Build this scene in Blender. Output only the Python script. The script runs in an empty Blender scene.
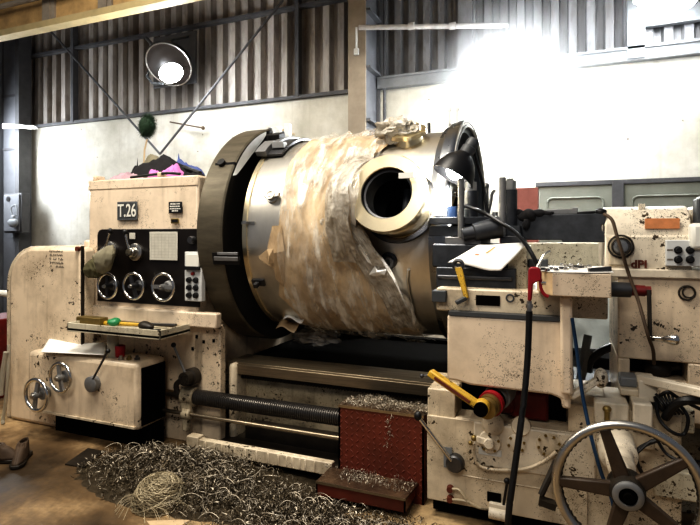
import bpy, bmesh, math, random
from mathutils import Vector, Matrix, noise, Euler
random.seed(7)
PI = math.pi
C = bpy.context.scene.collection
YAW = math.radians(22.3); F = 526.0; EYE = 1.55; HZ = 235.0

# ---------------------------------------------------------------- camera + measuring helpers
def Xp(px, Y): return Y * math.tan(math.atan((px - 350) / F) - YAW)
def zc(X, Y): return -math.sin(YAW) * X + math.cos(YAW) * Y
def P(px, py, Y):
    X = Xp(px, Y)
    return Vector((X, Y, EYE + (HZ - py) / F * zc(X, Y)))
def Zp(px, py, Y): return P(px, py, Y).z
def G(px, py, z=0.0):                         # point on the plane at height z
    d = F * (EYE - z) / (py - HZ)
    u = (px - 350) / F * d
    return Vector((math.cos(YAW) * u - math.sin(YAW) * d, math.sin(YAW) * u + math.cos(YAW) * d, z))

cam = bpy.data.cameras.new('camera'); co = bpy.data.objects.new('camera', cam); C.objects.link(co)
co.location = (0, 0, EYE); co.rotation_euler = (PI / 2, 0, YAW)
cam.lens = F / 700 * 36; cam.sensor_width = 36; cam.shift_y = -27.5 / 700; cam.clip_start = .02
bpy.context.scene.camera = co

# ---------------------------------------------------------------- materials
class N:
    def __init__(s, name):
        s.m = bpy.data.materials.new(name); s.m.use_nodes = True
        s.t = s.m.node_tree; s.b = s.t.nodes['Principled BSDF']; s.out = s.t.nodes['Material Output']
        s.tc = s.t.nodes.new('ShaderNodeTexCoord')
    def l(s, a, b): s.t.links.new(a, b)
    def noise(s, sc, det=3, stretch=None, rough=.55, vec=None):
        n = s.t.nodes.new('ShaderNodeTexNoise'); n.inputs['Scale'].default_value = sc
        n.inputs['Detail'].default_value = det; n.inputs['Roughness'].default_value = rough
        v = vec or s.tc.outputs['Object']
        if stretch:
            m = s.t.nodes.new('ShaderNodeMapping'); m.inputs['Scale'].default_value = stretch
            s.l(v, m.inputs['Vector']); v = m.outputs[0]
        s.l(v, n.inputs['Vector']); return n.outputs['Fac']
    def ramp(s, f, stops):
        r = s.t.nodes.new('ShaderNodeValToRGB'); e = r.color_ramp.elements
        while len(e) < len(stops): e.new(.5)
        for k, (p, c) in enumerate(stops):
            e[k].position = p
            e[k].color = (c, c, c, 1) if isinstance(c, (int, float)) else (*c, 1)
        s.l(f, r.inputs[0]); return r.outputs[0]
    def mix(s, f, a, b, mode='MIX'):
        n = s.t.nodes.new('ShaderNodeMix'); n.data_type = 'RGBA'; n.blend_type = mode
        for sock, v in ((n.inputs[0], f), (n.inputs[6], a), (n.inputs[7], b)):
            if isinstance(v, (int, float)): sock.default_value = v if sock == n.inputs[0] else (v, v, v, 1)
            elif isinstance(v, tuple): sock.default_value = (*v, 1)
            else: s.l(v, sock)
        return n.outputs[2]
    def math(s, op, a, b=0.0):
        n = s.t.nodes.new('ShaderNodeMath'); n.operation = op
        for sock, v in ((n.inputs[0], a), (n.inputs[1], b)):
            if isinstance(v, (int, float)): sock.default_value = v
            else: s.l(v, sock)
        return n.outputs[0]
    def bump(s, f, st=.3, dist=.01):
        n = s.t.nodes.new('ShaderNodeBump'); n.inputs['Strength'].default_value = st
        n.inputs['Distance'].default_value = dist; s.l(f, n.inputs['Height']); s.l(n.outputs[0], s.b.inputs['Normal'])
    def col(s, c):
        if isinstance(c, tuple): s.b.inputs['Base Color'].default_value = (*c, 1)
        else: s.l(c, s.b.inputs['Base Color'])
    def pr(s, rough=.5, metal=0.0, **k):
        for nm, v in (('Roughness', rough), ('Metallic', metal)):
            if isinstance(v, (int, float)): s.b.inputs[nm].default_value = v
            else: s.l(v, s.b.inputs[nm])
        return s.m

def paint(name, base, chip=.66, chipcol=(.05, .035, .02), grime=.5, grimecol=(.16, .12, .075), rough=.42, cs=38, up=False):
    n = N(name)
    def spots(sc, thr, seed):
        v = n.t.nodes.new('ShaderNodeTexVoronoi'); v.inputs['Scale'].default_value = sc
        mp = n.t.nodes.new('ShaderNodeMapping'); mp.inputs['Location'].default_value = (seed, seed * 2, 0)
        nz = n.t.nodes.new('ShaderNodeTexNoise'); nz.inputs['Scale'].default_value = sc * 1.5; nz.inputs['Detail'].default_value = 2
        n.l(n.tc.outputs['Object'], nz.inputs['Vector'])
        vm = n.t.nodes.new('ShaderNodeVectorMath'); vm.operation = 'MULTIPLY_ADD'; vm.inputs[1].default_value = (.07, .07, .07)
        n.l(nz.outputs['Color'], vm.inputs[0]); n.l(n.tc.outputs['Object'], vm.inputs[2]); n.l(vm.outputs[0], mp.inputs[0]); n.l(mp.outputs[0], v.inputs['Vector'])
        sp = n.t.nodes.new('ShaderNodeSeparateColor'); n.l(v.outputs['Color'], sp.inputs[0])
        # a cell carries a chip only where the slow noise is high
        lo = n.noise(2.6, 3); k = n.math('ADD', n.math('MULTIPLY', sp.outputs[0], .5), lo)
        rad = n.ramp(k, [(thr, 0.0), (min(.99, thr + .2), .42)])
        d = n.math('SUBTRACT', rad, v.outputs['Distance'])
        return n.ramp(d, [(.0, 0.0), (.04, 1.0)])
    chips = n.math('MAXIMUM', spots(30, chip + .24, 3), spots(75, chip + .17, 7))
    g = n.noise(3.2, 7, rough=.7)
    gm = n.ramp(g, [(.44, 0.0), (.72, grime)])
    st = n.noise(6, 4, stretch=(3.5, 3.5, .35))
    sm = n.ramp(st, [(.55, 0.0), (.8, grime * .8)])
    c = n.mix(gm, base, grimecol); c = n.mix(sm, c, grimecol)
    lv = n.noise(1.3, 2); c = n.mix(n.math('MULTIPLY', lv, .25), c, (base[0] * .72, base[1] * .66, base[2] * .58))
    c = n.mix(chips, c, chipcol); n.col(c)
    n.bump(chips, -.35, .004)
    return n.pr(rough)
def metal(name, c, rough=.3, m=1.0, var=.3, sc=9, stretch=None, bump=0):
    n = N(name); f = n.noise(sc, 5, stretch=stretch, rough=.65)
    n.col(n.mix(n.ramp(f, [(.3, 0.0), (.75, 1.0)]), c, tuple(x * (1 - var) for x in c)))
    r = n.math('ADD', n.math('MULTIPLY', f, .25), rough - .1)
    if bump: n.bump(f, bump, .004)
    return n.pr(r, m)
def plain(name, c, rough=.6, var=.25, sc=14, m=0.0, bump=0):
    n = N(name); f = n.noise(sc, 4, rough=.65)
    n.col(n.mix(n.ramp(f, [(.3, 0.0), (.75, 1.0)]), c, tuple(x * (1 - var) for x in c)))
    if bump: n.bump(f, bump, .01)
    return n.pr(rough, m)
def emit(name, c, st):
    n = N(name); n.col((.9, .9, .9)); n.b.inputs['Emission Color'].default_value = (*c, 1)
    f = n.noise(5, 1); n.l(n.math('ADD', n.math('MULTIPLY', f, st * .1), st), n.b.inputs['Emission Strength'])
    return n.pr(.4)

CREAM = (.76, .635, .48)
M = {}
M['cream'] = paint('chipped_cream_paint', CREAM, .70)
M['cream_clean'] = paint('clean_cream_paint', (.77, .65, .51), .77, grime=.35)
M['cream_worn'] = paint('worn_cream_paint', (.68, .59, .45), .63, grime=.75)
M['cream_pale'] = paint('pale_cream_paint', (.74, .67, .55), .70, grime=.5)
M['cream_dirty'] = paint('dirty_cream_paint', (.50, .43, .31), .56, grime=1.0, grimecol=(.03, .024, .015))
M['tray'] = paint('tray_grey_green_paint', (.62, .58, .46), .68, grime=.6)
M['black_panel'] = plain('black_panel_enamel', (.017, .013, .011), .32, .5, 5)
M['black'] = plain('black_rubber', (.012, .012, .013), .45, .4)
M['void'] = plain('oily_black_and_shade', (.006, .005, .004), .8, .4)  # black for oily parts, also shade painted into recesses and gaps
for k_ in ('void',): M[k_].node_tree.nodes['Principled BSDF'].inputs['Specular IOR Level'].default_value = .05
M['oily'] = plain('oily_dark_casting', (.035, .027, .019), .5, .6, 9, bump=.3)
M['steel'] = metal('bright_steel', (.62, .60, .56), .28)
M['chrome'] = metal('polished_chrome', (.78, .76, .72), .16, var=.3)
M['dsteel'] = metal('dark_steel', (.13, .13, .135), .42, .85)
M['msteel'] = metal('mid_grey_steel', (.27, .27, .27), .45, .5)
M['chartline'] = plain('faint_chart_print', (.40, .385, .33), .6)
M['toolblock'] = plain('black_oxide_tool_steel', (.085, .09, .10), .42, .5, 12, m=.4)  # base colour lifted toward grey to take in the lit haze
M['plate_rim'] = metal('turned_iron_rim', (.15, .13, .095), .45, .4, .5, 3, (1, 4, 4))
M['plate_face'] = plain('dark_iron_face', (.02, .018, .016), .55, .4, 6, m=.3)
M['way'] = metal('ground_steel_way', (.34, .28, .20), .38, .85, .5, 7, (.5, 6, 6))
M['screw'] = plain('oily_screw_steel', (.15, .14, .13), .3, .3, 20, m=.8)
M['rod'] = metal('feed_rod_steel', (.5, .42, .31), .35)
M['nozzle'] = metal('warm_machined_steel', (.96, .84, .60), .30, 1.0, .25, 5)
M['vessel'] = metal('rolled_stainless_sheet', (.80, .76, .68), .34, .92, .4, 2.2, (1, .5, .5), .08)
M['flange'] = metal('machined_flange_steel', (.42, .43, .44), .27, 1.0, .25, 6)
M['inside'] = plain('grey_vessel_inside', (.20, .23, .27), .5, .4, 4, m=.4)
M['wood'] = plain('pale_wood', (.6, .45, .28), .7, .3, 12)
M['red'] = plain('red_plastic', (.34, .02, .03), .35, .3)
M['redoil'] = plain('oily_red_paint', (.17, .012, .010), .4, .6, 10)
M['green'] = plain('green_cap_plastic', (.03, .25, .10), .4)
M['yellow'] = paint('chipped_yellow_paint', (.62, .40, .05), .5, grime=.7, cs=30)
M['blue'] = plain('blue_hose_rubber', (.015, .05, .11), .4)
M['white'] = plain('white_paper', (.86, .84, .79), .75, .08, 7)
M['chart'] = plain('printed_chart_paper', (.58, .56, .49), .6, .2, 18)
M['lgrey'] = plain('light_grey_enamel', (.62, .63, .62), .45, .15)
M['grey'] = plain('grey_enamel', (.22, .23, .24), .5, .2)
M['dgrey'] = plain('dark_grey_enamel', (.07, .075, .08), .5, .2)
M['letter'] = plain('off_white_lettering', (.75, .74, .68), .5, .1)
M['orange'] = plain('orange_sticker', (.70, .30, .13), .6, .3, 20)
M['brass'] = metal('dull_brass', (.32, .24, .10), .45, .8)
M['khaki'] = plain('khaki_cloth', (.27, .245, .17), .9, .5, 9, bump=.3)
M['olive'] = plain('olive_cloth', (.11, .10, .05), .9, .4, 9)
M['blackcloth'] = plain('black_cloth', (.015, .014, .016), .9, .4, bump=.3)
M['pink'] = plain('pink_cloth', (.62, .23, .52), .9, .3, bump=.3)
M['mauve'] = plain('dusty_mauve_cloth', (.48, .34, .38), .9, .4, bump=.3)
M['bluecloth'] = plain('blue_cloth', (.09, .12, .30), .9, .35, bump=.3)
M['brown'] = plain('brown_leather', (.10, .065, .04), .7, .5, bump=.3)
M['bristle'] = plain('dark_green_bristle', (.025, .06, .03), .8, .5)
M['ink'] = plain('faint_pencil_ink', (.20, .18, .15), .8, .2)
M['rust'] = plain('rust_red_paint', (.16, .04, .02), .7, .5)
M['bulb'] = emit('lit_lamp_bulb', (.93, .97, 1), 40)
M['bulb_warm'] = emit('lit_work_lamp_bulb', (.97, .98, 1), 28)
M['window'] = emit('daylit_window_pane', (.88, .94, 1), 5)
M['clear'] = plain('dusty_clear_plastic', (.45, .42, .34), .3, .2)
M['clear'].node_tree.nodes['Principled BSDF'].inputs['Alpha'].default_value = .75
M['swarf'] = metal('steel_swarf', (.52, .46, .37), .5, .6, .5, 30)
M['swarf_dark'] = metal('oily_dark_swarf', (.16, .13, .09), .45, .8, .6, 30)
M['rustpipe'] = plain('dusty_wall_conduit', (.5, .48, .46), .6, .3)

def shiny(k, v=.6):
    b = M[k].node_tree.nodes['Principled BSDF']; b.inputs['Coat Weight'].default_value = v; b.inputs['Coat Roughness'].default_value = .15
shiny('cream', .3); shiny('cream_clean', .3)

# floor: oily brown concrete, paler dust in front
n = N('oily_concrete_floor')
a = n.noise(1.1, 6, rough=.6); b = n.noise(9, 5, rough=.7)
c = n.ramp(a, [(.36, (.04, .025, .012)), (.47, (.15, .095, .045)), (.58, (.40, .28, .15)), (.8, (.54, .41, .24))])
c = n.mix(n.ramp(b, [(.45, 0.0), (.75, .65)]), c, (.055, .038, .022)); n.col(c); n.bump(b, .25, .01)
M['floor'] = n.pr(n.ramp(a, [(.35, .5), (.6, .8)]))
# plaster wall
n = N('stained_plaster_wall')
a = n.noise(.8, 7, rough=.65); b = n.noise(5, 6, rough=.7); s = n.noise(2.5, 5, stretch=(4, 1, .18)); sp = n.noise(7, 2)
c = n.ramp(a, [(.3, (.36, .34, .28)), (.5, (.54, .52, .46)), (.7, (.70, .69, .64))])
c = n.mix(n.ramp(b, [(.5, 0.0), (.8, .5)]), c, (.33, .31, .27))
c = n.mix(n.ramp(s, [(.55, 0.0), (.8, .5)]), c, (.36, .33, .27))
c = n.mix(n.ramp(sp, [(.73, 0.0), (.76, .8)]), c, (.12, .10, .08)); n.col(c); n.bump(b, .3, .02)
M['plaster'] = n.pr(.85)
# corrugated cladding
def clad(name, c0, c1):
    n = N(name); a = n.noise(1.2, 5, stretch=(3, 1, .4), rough=.65); b = n.noise(8, 5, stretch=(2, 1, .6))
    c = n.mix(n.ramp(a, [(.35, 0.0), (.7, 1.0)]), c0, c1)
    c = n.mix(n.ramp(b, [(.5, 0.0), (.8, .5)]), c, (.07, .055, .04)); n.col(c); return n.pr(.6, .1)
M['clad_l'] = clad('sooty_corrugated_sheet', (.46, .43, .40), (.20, .17, .145))
M['clad_r'] = clad('grey_corrugated_sheet', (.25, .25, .26), (.15, .145, .145))
M['bluecap'] = plain('dark_blue_plastic', (.02, .05, .12))
M['spoke'] = plain('greasy_brown_iron', (.075, .05, .032), .45, .5, 14, bump=.2)
M['girt'] = plain('dusty_steel_section', (.10, .10, .105), .6, .4, 5)
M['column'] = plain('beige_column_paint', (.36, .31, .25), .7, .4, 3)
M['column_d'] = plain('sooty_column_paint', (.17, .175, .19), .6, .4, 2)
M['crane'] = plain('crane_cream_paint', (.58, .47, .26), .6, .25, 4)
M['crane_o'] = plain('crane_orange_brown_paint', (.62, .42, .20), .55, .5, 4)
M['doorp'] = plain('grey_green_steel_door', (.23, .24, .205), .55, .3, 3)

# diamond plate
n = N('red_diamond_plate')
v = n.t.nodes.new('ShaderNodeMapping'); v.inputs['Rotation'].default_value = (0, PI / 4, 0)
n.l(n.tc.outputs['Object'], v.inputs['Vector'])
w = n.t.nodes.new('ShaderNodeTexBrick'); w.inputs['Scale'].default_value = 22; w.inputs['Mortar Size'].default_value = .028
w.inputs['Color1'].default_value = (0, 0, 0, 1); w.inputs['Color2'].default_value = (1, 1, 1, 1); w.inputs['Mortar'].default_value = (.4, .4, .4, 1)
sx = n.t.nodes.new('ShaderNodeSeparateXYZ'); cx = n.t.nodes.new('ShaderNodeCombineXYZ'); n.l(v.outputs[0], sx.inputs[0])
n.l(sx.outputs['X'], cx.inputs['X']); n.l(sx.outputs['Z'], cx.inputs['Y']); n.l(cx.outputs[0], w.inputs['Vector'])
g = n.noise(4, 5)
c = n.mix(n.ramp(g, [(.4, 0.0), (.75, .8)]), (.17, .042, .026), (.06, .024, .015)); n.col(c)
M['diamond'] = n.pr(.42, .2)
n = N('oily_diamond_tread'); g = n.noise(6, 5); n.col(n.ramp(g, [(.35, (.05, .03, .02)), (.7, (.20, .13, .08))])); n.bump(n.noise(60, 2), .6, .006)
M['tread'] = n.pr(.35, .4)

# kraft paper under film
n = N('crumpled_kraft_paper')
a = n.noise(2.2, 6, rough=.55); b = n.noise(5, 4, stretch=(2, 1, .8), rough=.5)
c = n.ramp(a, [(.32, (.22, .15, .09)), (.48, (.46, .34, .21)), (.66, (.66, .52, .34))])
n.col(c); n.bump(b, .8, .03)
n.b.inputs['Coat Weight'].default_value = .5; n.b.inputs['Coat Roughness'].default_value = .25
M['kraft'] = n.pr(.45)
# stretch film
n = N('stretch_film')
s = n.noise(3.2, 5, stretch=(5, 1.3, 1.3), rough=.55); w_ = n.noise(7, 4, stretch=(2.5, 1, 1), rough=.5)
tr = n.t.nodes.new('ShaderNodeBsdfTransparent'); mx = n.t.nodes.new('ShaderNodeMixShader')
n.col((.80, .76, .68)); n.bump(n.math('ADD', s, w_), 1.0, .02)
f = n.ramp(s, [(.40, .10), (.53, .28), (.66, .75)])
n.l(f, mx.inputs[0]); n.l(tr.outputs[0], mx.inputs[1]); n.l(n.b.outputs[0], mx.inputs[2]); n.l(mx.outputs[0], n.out.inputs['Surface'])
M['film'] = n.pr(.16, .0)
n.b.inputs['Specular IOR Level'].default_value = .8
n = N('bunched_film'); n.col(n.ramp(n.noise(9, 4), [(.35, (.34, .30, .24)), (.65, (.74, .70, .63))])); n.bump(n.noise(14, 5), 1.0, .03); M['film_w'] = n.pr(.2)
n.b.inputs['Alpha'].default_value = .88

# ---------------------------------------------------------------- mesh builder
class MB:
    def __init__(s): s.bm = bmesh.new()
    def box(s, x0, x1, y0, y1, z0, z1, rot=0, sm=False):
        c = Vector(((x0 + x1) / 2, (y0 + y1) / 2, (z0 + z1) / 2))
        m = Matrix.Translation(c) @ Matrix.Rotation(rot, 4, 'Z') @ Matrix.Diagonal((abs(x1 - x0), abs(y1 - y0), abs(z1 - z0), 1))
        bmesh.ops.create_cube(s.bm, size=1, matrix=m); return s
    def bar(s, a, b, w, h, up=(0, 0, 1)):            # rectangular bar from a to b
        a = Vector(a); b = Vector(b); d = b - a; L = d.length; d.normalize()
        u = Vector(up); x = u.cross(d)
        if x.length < 1e-4: x = Vector((1, 0, 0)).cross(d)
        x.normalize(); z = d.cross(x)
        m = Matrix(((x.x, d.x, z.x, 0), (x.y, d.y, z.y, 0), (x.z, d.z, z.z, 0), (0, 0, 0, 1)))
        bmesh.ops.create_cube(s.bm, size=1, matrix=Matrix.Translation((a + b) / 2) @ m @ Matrix.Diagonal((w, L, h, 1))); return s
    def cyl(s, a, b, r, r2=None, seg=24):
        return s.lathe(a, b, [(0, 0), (0, r), (1, r if r2 is None else r2), (1, 0)], seg)
    def lathe(s, a, b, prof, seg=32):                # prof: (t along a..b, radius)
        a = Vector(a); b = Vector(b); d = (b - a); q = d.to_track_quat('Z', 'Y'); rings = []
        for t, r in prof:
            c = a + d * t
            if r < 1e-6: rings.append([s.bm.verts.new(c)])
            else: rings.append([s.bm.verts.new(c + q @ Vector((r * math.cos(2 * PI * k / seg), r * math.sin(2 * PI * k / seg), 0))) for k in range(seg)])
        for A, B in zip(rings, rings[1:]):
            for k in range(seg):
                j = (k + 1) % seg
                v = [A[k % len(A)], A[j % len(A)], B[j % len(B)], B[k % len(B)]]
                v = list(dict.fromkeys(v))
                if len(v) > 2:
                    try: s.bm.faces.new(v)
                    except ValueError: pass
        return s
    def tube(s, pts, r, seg=8, taper=None):
        pts = [Vector(p) for p in pts]; rings = []
        up = Vector((0.13, .2, 1)).normalized()
        for i, p in enumerate(pts):
            d = (pts[min(i + 1, len(pts) - 1)] - pts[max(i - 1, 0)])
            if d.length < 1e-7: d = Vector((0, 0, 1))
            d.normalize(); x = up.cross(d)
            if x.length < .05: x = Vector((1, 0, 0)).cross(d)
            x.normalize(); y = d.cross(x)
            rr = r if taper is None else r * taper(i / (len(pts) - 1))
            rings.append([s.bm.verts.new(p + x * rr * math.cos(2 * PI * k / seg) + y * rr * math.sin(2 * PI * k / seg)) for k in range(seg)])
        for A, B in zip(rings, rings[1:]):
            for k in range(seg): s.bm.faces.new([A[k], A[(k + 1) % seg], B[(k + 1) % seg], B[k]])
        s.bm.faces.new(rings[0][::-1]); s.bm.faces.new(rings[-1]); return s
    def torus(s, c, axis, R, r, seg=48, rs=10, a0=0, a1=2 * PI):
        c = Vector(c); q = Vector(axis).to_track_quat('Z', 'Y'); rings = []
        full = abs(a1 - a0 - 2 * PI) < 1e-4; cnt = seg if full else seg + 1
        for k in range(cnt):
            a = a0 + (a1 - a0) * k / seg; e = Vector((math.cos(a), math.sin(a), 0))
            rings.append([s.bm.verts.new(c + q @ (e * (R + r * math.cos(2 * PI * j / rs)) + Vector((0, 0, r * math.sin(2 * PI * j / rs))))) for j in range(rs)])
        for k in range(cnt if full else cnt - 1):
            A = rings[k]; B = rings[(k + 1) % cnt]
            for j in range(rs): s.bm.faces.new([A[j], A[(j + 1) % rs], B[(j + 1) % rs], B[j]])
        return s
    def prism(s, pts, d):                            # polygon of 3-D points extruded by d
        d = Vector(d); A = [s.bm.verts.new(Vector(p)) for p in pts]; B = [s.bm.verts.new(Vector(p) + d) for p in pts]
        s.bm.faces.new(A); s.bm.faces.new(B[::-1]); n = len(A)
        for k in range(n): s.bm.faces.new([A[k], B[k], B[(k + 1) % n], A[(k + 1) % n]])
        return s
    def sphere(s, c, r, sc=(1, 1, 1), seg=20, jit=0, js=6):
        m = Matrix.Translation(Vector(c)) @ Matrix.Diagonal((r * sc[0], r * sc[1], r * sc[2], 1))
        g = bmesh.ops.create_uvsphere(s.bm, u_segments=seg, v_segments=max(6, seg * 2 // 3), radius=1, matrix=m)
        if jit:
            for v in g['verts']:
                o = v.co - Vector(c); v.co += o * jit * noise.noise(v.co * js)
        return s
    def grid(s, fn, nu, nv):                         # fn(u,v) -> point or None
        V = [[(lambda p: s.bm.verts.new(p) if p is not None else None)(fn(i / nu, j / nv)) for j in range(nv + 1)] for i in range(nu + 1)]
        for i in range(nu):
            for j in range(nv):
                q = [V[i][j], V[i + 1][j], V[i + 1][j + 1], V[i][j + 1]]
                if all(q): s.bm.faces.new(q)
        return s

def _link(name, bm, mat, parent, smooth, bevel):
    bmesh.ops.recalc_face_normals(bm, faces=bm.faces)
    me = bpy.data.meshes.new(name)
    if parent is not None:
        org = parent['_o'] if '_o' in parent.keys() else (0, 0, 0); org = Vector(org)
    else:
        xs = [v.co for v in bm.verts]
        lo = Vector([min(v[i] for v in xs) for i in range(3)]); hi = Vector([max(v[i] for v in xs) for i in range(3)])
        org = Vector(((lo.x + hi.x) / 2, (lo.y + hi.y) / 2, lo.z))
    for v in bm.verts: v.co -= org
    bm.to_mesh(me); bm.free()
    me.materials.append(mat)
    o = bpy.data.objects.new(name, me); C.objects.link(o)
    o['_o'] = tuple(org)
    if parent is None: o.location = org
    else: o.parent = parent
    if smooth:
        for p in me.polygons: p.use_smooth = True
        try: me.set_sharp_from_angle(angle=math.radians(38))
        except Exception: pass
    if bevel:
        b = o.modifiers.new('bevel', 'BEVEL'); b.width = bevel; b.segments = 2; b.limit_method = 'ANGLE'; b.angle_limit = math.radians(40)
    return o
def obj(name, mb, mat, parent=None, smooth=True, bevel=0):
    return _link(name, mb.bm if isinstance(mb, MB) else mb, M[mat] if isinstance(mat, str) else mat, parent, smooth, bevel)
def tag(o, label, cat, group=None, kind=None):
    o['label'] = label; o['category'] = cat
    if group: o['group'] = group
    if kind: o['kind'] = kind
    return o
def thing(name, loc, label, cat, group=None):
    o = bpy.data.objects.new(name, None); C.objects.link(o); o.location = loc; o['_o'] = tuple(loc)
    o.empty_display_size = .1
    return tag(o, label, cat, group)
def struct(name, mb, mat, bevel=0, smooth=True):
    o = obj(name, mb, mat, None, smooth, bevel); o['kind'] = 'structure'; return o
def lettering(txt, c, size, mat, parent, sx=1.0, rz=0, depth=.0015, name='lettering', up=0, weight=0.0):
    cu = bpy.data.curves.new('t', 'FONT'); cu.body = txt; cu.size = size; cu.extrude = depth; cu.offset = weight
    cu.align_x = 'CENTER'; cu.align_y = 'CENTER'
    o = bpy.data.objects.new('t', cu); C.objects.link(o); bpy.context.view_layer.update()
    me = bpy.data.meshes.new_from_object(o.evaluated_get(bpy.context.evaluated_depsgraph_get()))
    bm = bmesh.new(); bm.from_mesh(me); bpy.data.objects.remove(o); bpy.data.curves.remove(cu); bpy.data.meshes.remove(me)
    m = Matrix.Translation(Vector(c)) @ Matrix.Rotation(rz, 4, 'Z') @ Matrix.Rotation(PI / 2, 4, 'X') @ Matrix.Diagonal((sx, 1, 1, 1))
    bmesh.ops.transform(bm, matrix=m, verts=bm.verts)
    return obj(name, bm, mat, parent, smooth=False)
def bez(pts, n=10):                                  # catmull-rom through pts
    pts = [Vector(p) for p in pts]; q = [pts[0]] + pts + [pts[-1]]; out = []
    for i in range(1, len(q) - 2):
        a, b, c, d = q[i - 1], q[i], q[i + 1], q[i + 2]
        for k in range(n):
            t = k / n
            out.append(.5 * ((2 * b) + (c - a) * t + (2 * a - 5 * b + 4 * c - d) * t * t + (3 * b - a - 3 * c + d) * t ** 3))
    out.append(pts[-1]); return out
def hexb(mb, a, b, r): return mb.cyl(a, b, r, seg=6)
V = Vector

# ================================================================ SETTING
WY = 7.0; SEAM = 3.6; XL = -9.9
mb = MB(); mb.box(XL - .2, 6, -1.5, WY + .3, -.2, 0); struct('floor', mb, 'floor')
XC = Xp(366, WY)                                     # column joint of the back wall
mb = MB(); mb.box(XL, 6, WY, WY + .25, 0, SEAM); struct('wall_back', mb, 'plaster')
def corrug(x0, x1, z0, z1, pitch, y=WY + .05, d=.09):
    mb = MB(); prof = []; x = x0
    while x < x1:
        for fx, fy in ((0, 0), (.42, 0), (.50, 1), (.88, 1), (.98, 0)):
            prof.append((x + fx * pitch, y + fy * d))
        x += pitch
    A = [mb.bm.verts.new((px, py, z0)) for px, py in prof]; B = [mb.bm.verts.new((px, py, z1)) for px, py in prof]
    for k in range(len(A) - 1): mb.bm.faces.new([A[k], A[k + 1], B[k + 1], B[k]])
    return mb
struct('wall_back_cladding_left', corrug(XL, XC, SEAM, 8.2, .235, d=.12), 'clad_l', smooth=False)
struct('wall_back_cladding_right', corrug(XC, 6, SEAM + .02, 8.2, .205), 'clad_r', smooth=False)
mb = MB(); mb.box(XL - .2, XL, -1.5, WY + .25, 0, 8.2); struct('wall_left', mb, 'column_d')
# window in left wall, seen at its sharpest angle
wn = MB(); wn.box(XL, XL + .04, 5.1, 6.35, 2.3, 3.9); w = struct('window_1', wn, 'window')
f = MB()
for y in (5.1, 5.7, 6.33): f.box(XL + .02, XL + .09, y - .03, y + .03, 2.25, 3.95)
for z in (2.27, 3.1, 3.92): f.box(XL + .02, XL + .09, 5.07, 6.36, z - .03, z + .03)
obj('window_frame', f, 'girt', w)

# girts and posts on the cladding: steel sections of the shell
mb = MB(); mb.box(XL, XC, WY - .07, WY + .02, SEAM - .02, SEAM + .03)
struct('trim_1', mb, 'girt')
mb = MB(); mb.box(XC + .2, 6, WY - .10, WY + .02, SEAM - .02, SEAM + .13); mb.box(XC + .2, 6, WY - .12, WY, SEAM + .11, SEAM + .14)
struct('trim_2', mb, 'grey')
zg = Zp(200, 26, WY)
mb = MB(); mb.box(XL, XC, WY - .06, WY + .03, zg - .025, zg + .025); struct('trim_3', mb, 'girt')
for k, px in enumerate((75.5, 299)):
    x = Xp(px, WY); mb = MB(); mb.box(x - .032, x + .032, WY - .08, WY + .03, SEAM, 8.2); struct('trim_%d' % (4 + k), mb, 'girt')
x = Xp(466, WY); mb = MB(); mb.box(x - .09, x + .09, WY - .10, WY + .03, SEAM, 8.2); struct('trim_6', mb, 'clad_r')
x = Xp(635, WY); mb = MB(); mb.box(x - .09, x + .09, WY - .12, WY + .03, SEAM, 8.2); struct('trim_7', mb, 'grey')
zb = Zp(665, 17, WY)
mb = MB(); mb.box(Xp(636, WY), 6, WY - .06, WY + .03, zb - .10, zb + .10); struct('trim_8', mb, 'grey')

# steel column mid wall, web and flanges with stepped side plates
cy = WY - .55; cx0, cx1 = Xp(348, cy), Xp(365.5, cy)
t = thing('steel_column', ((cx0 + cx1) / 2, WY - .3, 0), 'beige steel column rising against the back wall, conduit fixed to it', 'column')
mb = MB(); mb.box(cx0, cx1, cy, cy + .03, 0, 8.2); obj('front_flange', mb, 'column', t)
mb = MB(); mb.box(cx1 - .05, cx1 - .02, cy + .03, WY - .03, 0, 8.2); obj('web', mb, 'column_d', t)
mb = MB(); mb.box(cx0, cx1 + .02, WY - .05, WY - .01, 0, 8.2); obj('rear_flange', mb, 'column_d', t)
mb = MB()
for z in (3.05, 3.75, 4.5): mb.box(cx1 - .05, cx1 + .06, cy + .02, WY - .06, z, z + .03)
obj('stiffener_plate', mb, 'column_d', t)
mb = MB(); mb.tube([(cx1 + .1, WY - .07, 2.2), (cx1 + .1, WY - .07, 8.0)], .02); obj('conduit_pipe', mb, 'girt', t)
a = P(357, 28, cy); mb = MB(); mb.tube([V((a.x, cy - .02, a.z)), V((a.x, cy - .02, a.z - .30))], .014); mb.box(a.x - .03, a.x + .03, cy - .04, cy, a.z - .36, a.z - .28); obj('cable_clip', mb, 'lgrey', t)

# corner column far left + electrical box
cy2 = 6.72; x0, x1 = Xp(3.5, cy2), Xp(22.5, cy2)
t = thing('corner_column', ((x0 + x1) / 2, cy2 + .2, 0), 'wide dark grey steel column at the far left corner, dented plates', 'column')
mb = MB(); mb.box(x0, x1 - .14, cy2, cy2 + .24, 0, 8.2); obj('column_body', mb, 'column_d', t)
mb = MB(); mb.box(x1 - .13, x1 - .03, cy2 - .05, cy2 + .2, 0, 8.2); obj('side_channel', mb, 'girt', t)
mb = MB()
for py in (35, 97, 150): z = Zp(12, py, cy2); mb.box(x0, x1 - .14, cy2 - .02, cy2, z, z + .04)
obj('seam_strip', mb, 'girt', t)
bx0, bx1 = Xp(4, 6.55), Xp(21.5, 6.55); z1, z0 = Zp(13, 193, 6.55), Zp(13, 233, 6.55)
t = thing('switch_cabinet', ((bx0 + bx1) / 2, 6.6, z0), 'grey metal switch cabinet fixed on the corner column above the gear guard', 'cabinet')
mb = MB(); mb.box(bx0, bx1, 6.55, 6.71, z0, z1); obj('cabinet_body', mb, 'girt', t, bevel=.01)
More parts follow.
